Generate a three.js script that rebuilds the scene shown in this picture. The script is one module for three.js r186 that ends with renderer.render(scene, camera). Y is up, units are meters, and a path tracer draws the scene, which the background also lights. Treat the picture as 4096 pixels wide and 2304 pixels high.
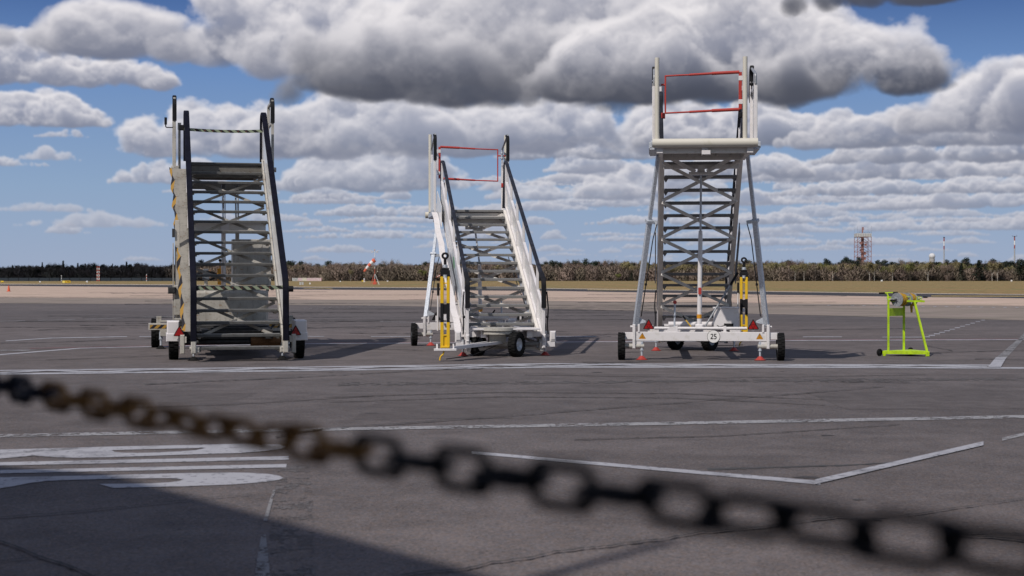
import * as THREE from 'three';
import { mergeGeometries } from 'three/addons/utils/BufferGeometryUtils.js';
import { FontLoader } from 'three/addons/loaders/FontLoader.js';

// ---------------------------------------------------------------- camera, sun, exposure
const FOCAL = 6100, CX = 2048, HORIZON = 1118, EYE = 1.4;         // measured on the 4096 x 2304 photograph
const scene = new THREE.Scene();
const camera = new THREE.PerspectiveCamera(2 * Math.atan(1152 / FOCAL) * 180 / Math.PI, 16 / 9, 0.05, 9000);
camera.position.set(0, EYE, 0);
camera.rotation.x = -Math.atan((1152 - HORIZON) / FOCAL);
camera.focus = 27.5;
camera.userData.fStop = 4.1;
scene.add(camera);

const renderer = new THREE.WebGLRenderer({ antialias: true });
renderer.toneMapping = THREE.LinearToneMapping;
renderer.toneMappingExposure = 1.0;
renderer.shadowMap.enabled = true;

const SUN_AZ = 36 * Math.PI / 180, SUN_EL = 47 * Math.PI / 180;   // behind the camera, to its left
const SUN = new THREE.Vector3(-Math.sin(SUN_AZ) * Math.cos(SUN_EL), Math.sin(SUN_EL), Math.cos(SUN_AZ) * Math.cos(SUN_EL));
const sun = new THREE.DirectionalLight(new THREE.Color().setRGB(1.0, 0.93, 0.86), 3.6);
sun.position.copy(SUN).multiplyScalar(120).add(new THREE.Vector3(0, 0, -28));
sun.target.position.set(0, 0, -28);
sun.castShadow = true;
Object.assign(sun.shadow.camera, { left: -45, right: 45, top: 45, bottom: -45, near: 1, far: 300 });
sun.shadow.mapSize.set(4096, 4096);
scene.add(sun, sun.target);

// ---------------------------------------------------------------- small tools
function rng(seed) { let s = seed >>> 0; return () => { s = (s + 0x6d2b79f5) | 0; let t = Math.imul(s ^ (s >>> 15), 1 | s); t = (t + Math.imul(t ^ (t >>> 7), 61 | t)) ^ t; return ((t ^ (t >>> 14)) >>> 0) / 4294967296; }; }
const lerp = (a, b, t) => a + (b - a) * t, clamp = (x, a = 0, b = 1) => Math.min(b, Math.max(a, x));
const sstep = (a, b, x) => { const t = clamp((x - a) / (b - a)); return t * t * (3 - 2 * t); };
const V = (x, y, z) => new THREE.Vector3(x, y, z);

const NS = 64, NOISE = new Float32Array(NS * NS * NS);
{ const r = rng(7); for (let i = 0; i < NOISE.length; i++) NOISE[i] = r(); }
function noise3(x, y, z) {
  const ix = Math.floor(x), iy = Math.floor(y), iz = Math.floor(z);
  let fx = x - ix, fy = y - iy, fz = z - iz;
  fx = fx * fx * (3 - 2 * fx); fy = fy * fy * (3 - 2 * fy); fz = fz * fz * (3 - 2 * fz);
  const x0 = ix & 63, x1 = (ix + 1) & 63, y0 = (iy & 63) << 6, y1 = ((iy + 1) & 63) << 6, z0 = (iz & 63) << 12, z1 = ((iz + 1) & 63) << 12;
  const a = NOISE[z0 + y0 + x0], b = NOISE[z0 + y0 + x1], c = NOISE[z0 + y1 + x0], d = NOISE[z0 + y1 + x1];
  const e = NOISE[z1 + y0 + x0], f = NOISE[z1 + y0 + x1], g = NOISE[z1 + y1 + x0], h = NOISE[z1 + y1 + x1];
  const p = a + (b - a) * fx, q = c + (d - c) * fx, r = e + (f - e) * fx, s = g + (h - g) * fx;
  const u = p + (q - p) * fy, v = r + (s - r) * fy;
  return u + (v - u) * fz;
}
function fbm3(x, y, z, n) { let s = 0, a = 0.5, t = 0; for (let i = 0; i < n; i++) { s += a * noise3(x, y, z); t += a; a *= 0.52; x = x * 2.03 + 11.3; y = y * 2.03 + 5.7; z = z * 2.03 + 3.1; } return s / t; }

// ---------------------------------------------------------------- the sky: air and cumulus, computed once into a float texture
// Directions are written as (U, V): U = 2048 + FOCAL * azimuth, V = HORIZON - FOCAL * elevation, so that one unit is one photograph pixel near the middle.
const uOf = (px) => CX + FOCAL * Math.atan((px - CX) / FOCAL);
const CLOUDS = [];
function cloud(x0, x1, base, tops, o = {}) {           // tops: heights of the outline above the flat base, left to right
  const r = rng(o.seed ?? (x0 * 13 + base * 7) | 0), u0 = uOf(x0), u1 = uOf(x1), w = u1 - u0, hmax = Math.max(...tops);
  const top = (t) => { const f = clamp(t) * (tops.length - 1), i = Math.min(tops.length - 2, Math.floor(f)); return lerp(tops[i], tops[i + 1], sstep(0, 1, f - i)); };
  const slope = o.slope ?? 0, puffs = [];
  const step = Math.max(hmax * 0.2, w / 60);
  for (let u = u0; u <= u1; u += step * (0.6 + 0.8 * r())) {
    const t = (u - u0) / w, h = top(t), edge = Math.min(1, Math.min(t, 1 - t) * w / (hmax * 0.8) + 0.25);
    const rr = Math.max(h * 0.5 * (0.8 + 0.4 * r()), hmax * 0.14);
    puffs.push([u + (r() - 0.5) * step, base + slope * t - h + rr * 0.95, (r() - 0.5) * hmax * 0.7, rr * (1.05 + 0.5 * r()) * (0.7 + 0.3 * edge), rr, rr * (1 + 0.5 * r())]);
    if (h > hmax * 0.3) puffs.push([u + (r() - 0.5) * step * 2, base + slope * t - h * 0.34, (r() - 0.5) * hmax * 0.9, h * 0.75, h * 0.42, h * 0.7]);
  }
  CLOUDS.push({ puffs, u0: u0 - hmax * 1.2, u1: u1 + hmax * 1.2, v0: base + Math.min(0, slope) - hmax * 1.6, v1: base + Math.max(0, slope) + hmax * 0.22, base, slope, ua: u0, w, h: hmax,
    dark: o.dark ?? 0.5, far: o.far ?? 0, lit: o.lit ?? 1, thin: o.thin ?? 1, flat: o.flat ?? 1.25, seed: (o.seed ?? x0) * 0.37, rough: o.rough ?? 1 });
}
// far bands first, the near heaps last
{
  const r = rng(41);
  for (let k = 0; k < 330; k++) {                      // small flat heaps that crowd towards the horizon
    const base = 1090 - 400 * Math.pow(r(), 0.85), near = (1118 - base) / 400, x = -1400 + 6900 * r();
    const leftGap = x < 1050 && x > -300;
    if (leftGap && (base < 1000 ? r() < 0.93 : r() < 0.55)) continue;
    if (x < 2000 && r() < 0.55) continue;
    const w = (90 + 420 * r()) * (0.45 + near), h = (12 + 44 * r()) * (0.3 + near);
    cloud(x, x + w, base, [h * 0.25, h * (0.5 + r() * 0.5), h, h * (0.4 + r() * 0.5), h * 0.2], { far: lerp(0.78, 0.36, near), dark: 0.3, thin: 0.5 + 0.4 * r(), seed: k + 3, flat: 1.7 });
  }
}
cloud(60, 320, 665, [8, 30, 58, 34, 10], { far: 0.45, dark: 0.22, thin: 0.4 });
cloud(140, 360, 575, [6, 22, 30, 10], { far: 0.45, dark: 0.25, thin: 0.4 });
cloud(60, 700, 915, [10, 36, 60, 40, 12], { far: 0.6, dark: 0.2, thin: 0.3 });
cloud(0, 420, 860, [20, 36, 30, 12], { far: 0.6, dark: 0.2, thin: 0.25 });
cloud(430, 880, 748, [16, 62, 90, 74, 96, 40], { far: 0.32, dark: 0.25, thin: 0.8 });
cloud(1050, 2050, 770, [40, 100, 150, 190, 176, 120, 60, 30], { far: 0.24, dark: 0.4 });
cloud(1950, 2360, 800, [20, 70, 84, 60, 20], { far: 0.36, dark: 0.3, thin: 0.8 });
cloud(2180, 2560, 692, [20, 84, 96, 50, 16], { far: 0.3, dark: 0.3 });
cloud(2280, 2960, 800, [30, 96, 138, 120, 70, 30], { far: 0.3, dark: 0.35 });
cloud(2980, 4500, 735, [30, 76, 110, 92, 118, 80, 96, 60], { far: 0.26, dark: 0.42 });
cloud(2700, 3300, 826, [12, 36, 60, 40, 14], { far: 0.4, dark: 0.32 });
cloud(3420, 4400, 846, [14, 44, 70, 52, 60, 30], { far: 0.36, dark: 0.36 });
cloud(-700, 190, 690, [30, 50, 40, 20], { far: 0.36, dark: 0.3, thin: 0.6 });
cloud(2600, 3250, 720, [20, 80, 110, 70, 90, 30], { far: 0.22, dark: 0.5, seed: 131 });
cloud(3250, 4300, 668, [20, 70, 100, 60, 110, 80, 40], { far: 0.2, dark: 0.5, seed: 133 });
cloud(2000, 2650, 640, [30, 80, 90, 60, 30], { far: 0.24, dark: 0.5, seed: 137 });
cloud(3050, 4200, 790, [12, 50, 66, 40, 70, 40], { far: 0.3, dark: 0.45, seed: 139 });
cloud(2350, 3300, 900, [10, 36, 46, 30, 44, 14], { far: 0.45, dark: 0.4, seed: 141 });
cloud(3300, 4300, 930, [10, 36, 44, 30, 50, 14], { far: 0.46, dark: 0.4, seed: 143 });
cloud(2700, 3700, 985, [8, 22, 34, 22, 30, 10], { far: 0.55, dark: 0.4, seed: 145 });
cloud(1150, 1900, 868, [10, 30, 46, 34, 40, 10], { far: 0.45, dark: 0.4, seed: 147 });
cloud(1200, 2100, 955, [8, 26, 36, 22, 30, 8], { far: 0.5, dark: 0.4, seed: 149 });
cloud(4150, 5400, 640, [60, 130, 170, 110], { far: 0.2, dark: 0.45 });
cloud(-900, 470, 535, [60, 110, 140, 118, 136, 50], { far: 0.1, dark: 0.34, seed: 12 });
cloud(470, 1330, 650, [60, 170, 214, 190, 216, 170, 120], { far: 0.14, dark: 0.36, seed: 5 });
cloud(1000, 2860, 640, [90, 214, 268, 282, 240, 210, 250, 200, 230, 150], { far: 0.14, dark: 0.46, slope: -24, seed: 23 });
cloud(2560, 3340, 600, [80, 150, 150, 170, 120, 60], { far: 0.14, dark: 0.6, seed: 37 });
cloud(3130, 4600, 610, [50, 140, 168, 120, 150, 190, 170], { far: 0.12, dark: 0.5, seed: 51 });
cloud(3380, 4700, 560, [40, 110, 240, 300, 320, 300], { far: 0.06, dark: 0.5, seed: 53 });
cloud(-700, 720, 385, [90, 150, 150, 190, 120, 110, 70], { far: 0.05, dark: 0.38, seed: 61 });
cloud(60, 1900, 262, [110, 216, 236, 200, 300, 420, 430, 400, 420], { far: 0.0, dark: 0.5, slope: 90, seed: 71 });
cloud(1180, 3380, 428, [120, 300, 450, 560, 640, 600, 520, 520, 400, 240], { far: 0.0, dark: 1.0, slope: -10, seed: 83 });
cloud(2150, 3800, 424, [60, 240, 400, 440, 400, 360, 300, 330, 200], { far: 0.0, dark: 1.0, seed: 97 });
cloud(2960, 5600, 66, [14, 90, 220, 360, 300], { far: 0.0, dark: 1.35, lit: 0.3, seed: 101 });
cloud(4300, 6000, 380, [80, 200, 260, 200], { far: 0.02, dark: 0.6, seed: 103 });
cloud(-1900, -500, 300, [80, 220, 260, 120], { far: 0.02, dark: 0.6, seed: 107 });

const ARR = [[0, 0.335, 0.405, 0.545], [0.7, 0.328, 0.402, 0.546], [3.4, 0.265, 0.378, 0.552], [7.6, 0.150, 0.268, 0.515], [10.3, 0.069, 0.144, 0.352], [16, 0.055, 0.12, 0.31], [90, 0.04, 0.09, 0.25]];
function air(el) {
  for (let i = 1; i < ARR.length; i++) if (el <= ARR[i][0]) { const t = (el - ARR[i - 1][0]) / (ARR[i][0] - ARR[i - 1][0]); return [1, 2, 3].map((c) => lerp(ARR[i - 1][c], ARR[i][c], t)); }
  return ARR[ARR.length - 1].slice(1);
}
function puffy(x, y, z, n) { let s = 0, a = 0.5, t = 0; for (let i = 0; i < n; i++) { s += a * noise3(x, y, z); t += a; a *= 0.55; x = x * 2.07 + 11.3; y = y * 2.07 + 5.7; z = z * 2.07 + 3.1; } return s / t; }
const LX = -0.34, LY = -0.82, LW = -0.46;              // towards the sun: left, up and back to the viewer
function density(c, u, v, w, n) {
  let s = -1;
  for (const p of c.puffs) {
    const a = (u - p[0]) / p[3]; if (a > 1.4 || a < -1.4) continue;
    const b = (v - p[1]) / p[4], d = (w - p[2]) / p[5], q = 1 - a * a - b * b - d * d;
    if (q > s) s = q;
  }
  if (s < -0.75) return 0;
  const base = c.base + c.slope * (u - c.ua) / c.w, under = (v - base) / (c.h * 0.16);
  const k = 1 / (c.h * 0.5 + 20), f = puffy(u * k + c.seed, v * k * c.flat, w * k + c.seed * 0.5, n);
  const big = noise3(u * k * 0.42 + c.seed * 2.1, v * k * 0.6, w * k * 0.4 + 5.5);
  let x = s * 0.85 + (f - 0.5) * 3.7 * c.rough + (big - 0.55) * 1.1;
  if (under > -1) x -= (under + 1) * (under + 1) * 0.5;
  return x <= 0 ? 0 : x >= 0.55 ? 1 : x / 0.55;
}
function marchCloud(c, u, v, out) {
  const R = c.h * 0.95, N = 26, dw = 2 * R / N, sig = 7.5 * c.thin / c.h;
  let T = 1, acc = 0, amb = 0;
  for (let i = 0; i < N && T > 0.02; i++) {
    const w = -R + (i + 0.5) * dw, d = density(c, u, v, w, 6);
    if (d <= 0) continue;
    let tau = 0, l = c.h * 0.055;
    for (let k = 0, s = l * 0.5; k < 5; k++) { tau += density(c, u + LX * s, v + LY * s, w + LW * s, 4) * l; s += l * 0.8; l *= 1.6; s += l * 0.2; }
    tau *= sig * 1.35;
    const a = 1 - Math.exp(-d * sig * dw), sunlit = 0.66 * Math.exp(-tau * 1.5) + 0.34 * Math.exp(-tau * 0.28);
    acc += T * a * sunlit; amb += T * a; T *= 1 - a;
  }
  out[0] = 1 - T; out[1] = amb > 0 ? acc / amb : 0;
}
function clouds(U, Vv, col) {
  const o = [0, 0];
  for (const c of CLOUDS) {
    if (U < c.u0 || U > c.u1 || Vv < c.v0 || Vv > c.v1) continue;
    marchCloud(c, U, Vv, o);
    if (o[0] < 0.004) continue;
    const base = c.base + c.slope * (U - c.ua) / c.w, up = clamp((base - Vv) / c.h), L = clamp(o[1] * 1.25) * c.lit;
    const low = 1 - sstep(0.06, 0.62, up), shade = lerp(1, 0.25, clamp(c.dark * (0.35 + 0.65 * low)));
    const g = [0.255 * shade, 0.285 * shade, 0.40 * shade], lit = [0.83, 0.80, 0.82];
    for (let k = 0; k < 3; k++) {
      const body = lerp(g[k], lit[k], Math.pow(L, 1.15) * lerp(1, 0.22, clamp(c.dark * low))), hazy = lerp(body, [0.375, 0.415, 0.515][k], c.far);
      col[k] = lerp(col[k], hazy, o[0] * lerp(1, 0.72, c.far));
    }
  }
}
function loose(x, y, z, col) {                         // the same kind of broken cumulus for the rest of the dome
  const k = 2.2 / (Math.max(y, 0) + 0.16), a = fbm3(x * k + 20, z * k + 9, 4.5, 5), m = sstep(0.46, 0.6, a), g = sstep(0.5, 0.75, fbm3(x * k * 1.3 + 3, z * k * 1.3, 8.2, 3));
  for (let i = 0; i < 3; i++) col[i] = lerp(col[i], lerp([0.56, 0.545, 0.56][i], [0.17, 0.18, 0.235][i], g), m * 0.92);
}
const TILT = -60 * Math.PI / 180;                      // the texture's pole is leant towards the view, where its texels are finest
const SKY_W = 4096, SKY_H = 4096, skyData = new Float32Array(SKY_W * SKY_H * 4);
{
  const ct = Math.cos(TILT), st = Math.sin(TILT), el2 = 180 / Math.PI;
  const coarse = 16, CWn = SKY_W / coarse, CHn = SKY_H / coarse, grid = new Float32Array((CWn + 1) * (CHn + 1) * 3);
  const dir = (col, row) => {
    const a = (col / SKY_W - 0.5) * 2 * Math.PI, b = (row / SKY_H - 0.5) * Math.PI, x = Math.cos(a) * Math.cos(b), y = Math.sin(b), z = Math.sin(a) * Math.cos(b);
    return [x, ct * y - st * z, st * y + ct * z];
  };
  for (let j = 0; j <= CHn; j++) for (let i = 0; i <= CWn; i++) {
    const [x, y, z] = dir(i * coarse, j * coarse), col = air(Math.max(0, Math.asin(clamp(y, -1, 1)) * el2));
    if (y > -0.02) loose(x, y, z, col);
    grid.set(col, (j * (CWn + 1) + i) * 3);
  }
  for (let j = 0; j < SKY_H; j++) for (let i = 0; i < SKY_W; i++) {
    const gi = i / coarse, gj = j / coarse, a = Math.floor(gi), b = Math.floor(gj), fx = gi - a, fy = gj - b, at = (j * SKY_W + i) * 4, p = (b * (CWn + 1) + a) * 3, q = p + (CWn + 1) * 3;
    for (let c = 0; c < 3; c++) skyData[at + c] = lerp(lerp(grid[p + c], grid[p + 3 + c], fx), lerp(grid[q + c], grid[q + 3 + c], fx), fy);
    skyData[at + 3] = 1;
  }
  const AZ = 25 / el2, E1 = 13.5 / el2;
  for (let j = SKY_H >> 1; j < SKY_H; j++) for (let i = 0; i < SKY_W; i++) {
    const [x, y, z] = dir(i + 0.5, j + 0.5);
    if (z > -0.5 || y < -0.012 || y > 0.26) continue;
    const az = Math.atan2(x, -z), el = Math.asin(y);
    if (Math.abs(az) > AZ || el > E1) continue;
    const col = air(Math.max(0, el * el2));
    clouds(CX + FOCAL * az, HORIZON - FOCAL * Math.max(el, 0) , col);
    const keep = sstep(0, 0.05, AZ - Math.abs(az)) * sstep(0, 0.035, E1 - el), at = (j * SKY_W + i) * 4;
    for (let c = 0; c < 3; c++) skyData[at + c] = lerp(skyData[at + c], col[c], keep);
  }
}
const skyTexture = new THREE.DataTexture(skyData, SKY_W, SKY_H, THREE.RGBAFormat, THREE.FloatType);
skyTexture.mapping = THREE.EquirectangularReflectionMapping;
skyTexture.magFilter = THREE.LinearFilter;
skyTexture.needsUpdate = true;
scene.background = skyTexture;
scene.environment = skyTexture;
scene.backgroundRotation.set(TILT, 0, 0);
scene.environmentRotation.set(TILT, 0, 0);
console.log('sky done');

// ---------------------------------------------------------------- modelling tools
const TAKEN = new Map();
function numbered(name) { const n = TAKEN.get(name) ?? 0; TAKEN.set(name, n + 1); return n ? name + '_' + String(n).padStart(3, '0') : name; }
function plain(g) {                                    // non-indexed, with position and normal only
  const f = g.index ? g.toNonIndexed() : g.clone();
  for (const k of Object.keys(f.attributes)) if (k !== 'position' && k !== 'normal') f.deleteAttribute(k);
  if (!f.attributes.normal) f.computeVertexNormals();
  f.morphAttributes = {}; f.clearGroups();
  return f;
}
function metreUV(g) {                                  // uv in metres, taken from the two axes a face spreads along
  const p = g.attributes.position, n = g.attributes.normal, uv = new Float32Array(p.count * 2);
  for (let i = 0; i < p.count; i += 3) {
    const ax = Math.abs(n.getX(i) + n.getX(i + 1) + n.getX(i + 2)), ay = Math.abs(n.getY(i) + n.getY(i + 1) + n.getY(i + 2)), az = Math.abs(n.getZ(i) + n.getZ(i + 1) + n.getZ(i + 2));
    for (let k = i; k < i + 3; k++) {
      const x = p.getX(k), y = p.getY(k), z = p.getZ(k);
      const [a, b] = ay >= ax && ay >= az ? [x, z] : ax >= az ? [z, y] : [x, y];
      uv[k * 2] = a; uv[k * 2 + 1] = b;
    }
  }
  g.setAttribute('uv', new THREE.BufferAttribute(uv, 2));
  return g;
}
function join(list) { const l = [].concat(list).map(plain); return metreUV(l.length === 1 ? l[0] : mergeGeometries(l)); }
function part(parent, name, geoms, mat, label) {       // one mesh under a thing, a part or the scene
  const m = new THREE.Mesh(Array.isArray(geoms) || !geoms.attributes?.uv || !geoms.userData.ready ? join(geoms) : geoms, mat);
  m.name = parent === scene ? numbered(name) : name; m.castShadow = m.receiveShadow = true;
  if (label) m.userData.label = label;
  parent.add(m);
  return m;
}
function ready(geoms) { const g = join(geoms); g.userData.ready = true; return g; }   // a geometry that many parts share
function thing(name, label, category, x = 0, y = 0, z = 0, turn = 0, group) {
  const o = new THREE.Group(); o.name = numbered(name); o.position.set(x, y, z); o.rotation.y = turn;
  o.userData = { label, category }; if (group) o.userData.group = group;
  scene.add(o);
  return o;
}
const BOXES = new Map();
function box(w, h, d, x = 0, y = 0, z = 0, c = 0.004) {  // box with small chamfers, centred on x y z
  c = Math.min(c, w * 0.3, h * 0.3, d * 0.3);
  const key = [w, h, d, c].map((v) => v.toFixed(4)).join();
  if (!BOXES.has(key)) {
    const X = w / 2, Y = h / 2, s = new THREE.Shape([new THREE.Vector2(-X + c, -Y + c), new THREE.Vector2(X - c, -Y + c), new THREE.Vector2(X - c, Y - c), new THREE.Vector2(-X + c, Y - c)]);
    BOXES.set(key, plain(new THREE.ExtrudeGeometry(s, { depth: d - 2 * c, bevelEnabled: true, bevelThickness: c, bevelSize: c, bevelSegments: 1 })).translate(0, 0, -d / 2 + c));
  }
  return BOXES.get(key).clone().translate(x, y, z);
}
function orient(g, p, q, up) {                         // lays a shape built along z from 0 between two points
  const z = q.clone().sub(p).normalize();
  let u = up ?? (Math.abs(z.y) > 0.95 ? V(0, 0, 1) : V(0, 1, 0));
  const x = u.clone().cross(z).normalize(), y = z.clone().cross(x), m = new THREE.Matrix4().makeBasis(x, y, z).setPosition(p);
  return g.applyMatrix4(m);
}
function beam(p, q, w, h, c = 0.004, up) { const l = p.distanceTo(q); return orient(box(w, h, l, 0, 0, l / 2, c), p, q, up); }
function cyl(p, q, r, r2 = r, seg = 14) { const l = p.distanceTo(q); return orient(new THREE.CylinderGeometry(r2, r, l, seg).rotateX(Math.PI / 2).translate(0, 0, l / 2), p, q); }
function rounded(pts, r, n = 5) {                      // a path with its corners rounded off
  const out = [pts[0].clone()];
  for (let i = 1; i < pts.length - 1; i++) {
    const a = pts[i - 1], b = pts[i], c = pts[i + 1], ra = Math.min(r, a.distanceTo(b) * 0.48, b.distanceTo(c) * 0.48);
    const p = b.clone().add(a.clone().sub(b).setLength(ra)), q = b.clone().add(c.clone().sub(b).setLength(ra));
    for (let k = 0; k <= n; k++) { const t = k / n; out.push(p.clone().multiplyScalar((1 - t) * (1 - t)).addScaledVector(b, 2 * t * (1 - t)).addScaledVector(q, t * t)); }
  }
  out.push(pts[pts.length - 1].clone());
  return out;
}
function sweep(pts, prof, side, smooth = false) {      // profile [[across, out]...] swept along a path; side = a vector that stays 'across'
  const n = pts.length, m = prof.length, pos = [], ring = (i) => {
    const t = pts[Math.min(n - 1, i + 1)].clone().sub(pts[Math.max(0, i - 1)]).normalize();
    const a = side.clone().addScaledVector(t, -side.dot(t)).normalize(), b = t.clone().cross(a);
    return prof.map(([u, v]) => pts[i].clone().addScaledVector(a, u).addScaledVector(b, v));
  };
  const rings = pts.map((_, i) => ring(i)), nor = [];
  const tri = (a, b, c, na, nb, nc) => { pos.push(a, b, c); nor.push(na, nb, nc); };
  const face = (a, b, c) => b.clone().sub(a).cross(c.clone().sub(a)).normalize();
  for (let i = 0; i < n - 1; i++) for (let k = 0; k < m; k++) {
    const k2 = (k + 1) % m, a = rings[i][k], b = rings[i][k2], c = rings[i + 1][k2], d = rings[i + 1][k];
    if (smooth) { const na = a.clone().sub(pts[i]).normalize(), nb = b.clone().sub(pts[i]).normalize(), nc = c.clone().sub(pts[i + 1]).normalize(), nd = d.clone().sub(pts[i + 1]).normalize(); tri(a, b, c, na, nb, nc); tri(a, c, d, na, nc, nd); }
    else { const f = face(a, b, c); tri(a, b, c, f, f, f); tri(a, c, d, f, f, f); }
  }
  for (const [r, flip] of [[rings[0], 1], [rings[n - 1], 0]]) for (let k = 1; k < m - 1; k++) {
    const [a, b, c] = flip ? [r[0], r[k + 1], r[k]] : [r[0], r[k], r[k + 1]], f = face(a, b, c); tri(a, b, c, f, f, f);
  }
  const g = new THREE.BufferGeometry(), P = new Float32Array(pos.length * 3), Nn = new Float32Array(pos.length * 3);
  pos.forEach((p, i) => p.toArray(P, i * 3)); nor.forEach((p, i) => p.toArray(Nn, i * 3));
  g.setAttribute('position', new THREE.BufferAttribute(P, 3)); g.setAttribute('normal', new THREE.BufferAttribute(Nn, 3));
  return g;
}
const CIRCLE = (r, n = 8) => Array.from({ length: n }, (_, k) => [Math.cos(k / n * 2 * Math.PI) * r, Math.sin(k / n * 2 * Math.PI) * r]);
function tube(pts, r, bend = 0, n = 8, side) { const d = pts[1].clone().sub(pts[0]); side ??= Math.abs(d.x) > Math.abs(d.y) + Math.abs(d.z) ? V(0, 0.31, 1) : V(1, 0.013, 0.017); return sweep(bend ? rounded(pts, bend) : pts, CIRCLE(r, n), side, true); }
function strip(pts, w, h, bend = 0) { const c = Math.min(w, h) * 0.22, a = w / 2, b = h / 2; return sweep(bend ? rounded(pts, bend, 6) : pts, [[-a + c, -b], [a - c, -b], [a, -b + c], [a, b - c], [a - c, b], [-a + c, b], [-a, b - c], [-a, -b + c]], V(1, 0, 0)); }
function plate(outline, t, bevel = 0.003) {            // flat plate, outline [x, y] in its own plane, thickness along z, centred
  const s = new THREE.Shape(outline.map(([x, y]) => new THREE.Vector2(x, y))), b = Math.min(bevel, t * 0.3);
  return new THREE.ExtrudeGeometry(s, { depth: t - 2 * b, bevelEnabled: true, bevelThickness: b, bevelSize: b, bevelSegments: 1, bevelOffset: -b }).translate(0, 0, -t / 2 + b);
}
const sidePlate = (outlineZY, t, x) => plate(outlineZY.map(([z, y]) => [-z, y]), t).rotateY(Math.PI / 2).translate(x, 0, 0);   // outline [z, y], the plate stands across x
function lathe(pts, seg = 20) { return new THREE.LatheGeometry(pts.map(([r, y]) => new THREE.Vector2(r, y)), seg); }

// ---------------------------------------------------------------- textures: what surfaces are made of
function field(n, f) {                                 // tiling DataTexture, f(u, v, i, j) -> [r, g, b] in 0..255
  const d = new Uint8Array(n * n * 4);
  for (let j = 0; j < n; j++) for (let i = 0; i < n; i++) { const c = f(i / n, j / n, i, j); d.set([clamp(c[0], 0, 255), clamp(c[1], 0, 255), clamp(c[2], 0, 255), 255], (j * n + i) * 4); }
  const t = new THREE.DataTexture(d, n, n); t.wrapS = t.wrapT = THREE.RepeatWrapping; t.magFilter = THREE.LinearFilter; t.needsUpdate = true;
  return t;
}
const tileNoise = (u, v, k, z) => { // value noise that repeats over the tile (k divides 64)
  return noise3(u * k, v * k, z) * 0 + (() => { const x = u * k, y = v * k, ix = Math.floor(x), iy = Math.floor(y); let fx = x - ix, fy = y - iy; fx = fx * fx * (3 - 2 * fx); fy = fy * fy * (3 - 2 * fy); const h = (a, b) => { let s = Math.imul((((a % k) + k) % k) + 1, 374761393) ^ Math.imul((((b % k) + k) % k) + 1, 668265263) ^ Math.imul(z + 11, 974634777); s = Math.imul(s ^ (s >>> 13), 1274126177); return ((s ^ (s >>> 16)) >>> 0) / 4294967296; }; return lerp(lerp(h(ix, iy), h(ix + 1, iy), fx), lerp(h(ix, iy + 1), h(ix + 1, iy + 1), fx), fy); })();
};
const tileFbm = (u, v, k, n, z) => { let s = 0, a = 0.5, t = 0; for (let i = 0; i < n; i++) { s += a * tileNoise(u, v, k, z + i); t += a; a *= 0.55; k *= 2; } return s / t; };
const srgb = (t) => { t.colorSpace = THREE.SRGBColorSpace; return t; };
const scaled = (t, metres) => { const c = t.clone(); c.repeat.set(1 / metres, 1 / metres); c.needsUpdate = true; return c; };
const grey = (f) => (u, v, i, j) => { const c = f(u, v, i, j); return [c, c, c]; };

const R1 = rng(99);
const grainTex = srgb(field(1024, (u, v) => {          // aggregate of the asphalt: pale and dark stones in a grey binder
  const stones = tileNoise(u, v, 512, 3), fine = R1(), mid = tileFbm(u, v, 16, 4, 21), big = tileFbm(u, v, 4, 3, 5);
  let c = 205 + (stones - 0.5) * 52 + (fine - 0.5) * 24 + (mid - 0.5) * 44 + (big - 0.5) * 34;
  if (stones > 0.88) c += 18; if (stones < 0.1) c -= 30;
  const warm = (tileNoise(u, v, 256, 8) - 0.5) * 14;
  return [c + warm, c, c - warm];
}));
const grainBump = field(512, grey((u, v) => 128 + (tileNoise(u, v, 256, 3) - 0.5) * 150 + (R1() - 0.5) * 60));
const dirtTex = srgb(field(512, (u, v) => { const a = tileFbm(u, v, 4, 5, 31), b = tileFbm(u, v * 1, 16, 4, 47); const c = 249 - sstep(0.5, 0.78, a) * 8 - sstep(0.62, 0.8, b) * 12; return [c, c - 1, c - 3 - sstep(0.6, 0.8, b) * 4]; }));
const wornTex = srgb(field(512, (u, v) => { const a = tileFbm(u, v, 4, 5, 61), b = tileFbm(u, v, 32, 3, 67), st = tileFbm(u, 0.3, 32, 3, 71); let c = 240 - sstep(0.4, 0.8, a) * 26 - sstep(0.58, 0.74, b) * 20 - sstep(0.55, 0.8, st) * 14; const rust = sstep(0.7, 0.8, b) * sstep(0.55, 0.7, a); return [c, c - 2 - rust * 30, c - 6 - rust * 54]; }));
const zincTex = srgb(field(512, (u, v) => { const a = tileNoise(u, v, 32, 81), b = tileNoise(u, v, 64, 83), c = 205 + (a - 0.5) * 46 + (b - 0.5) * 34 + (R1() - 0.5) * 10; return [c, c + 2, c + 6]; }));
const rubTex = srgb(field(256, (u, v) => { const c = 200 + (tileFbm(u, v, 8, 4, 91) - 0.5) * 120; return [c, c, c]; }));

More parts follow.
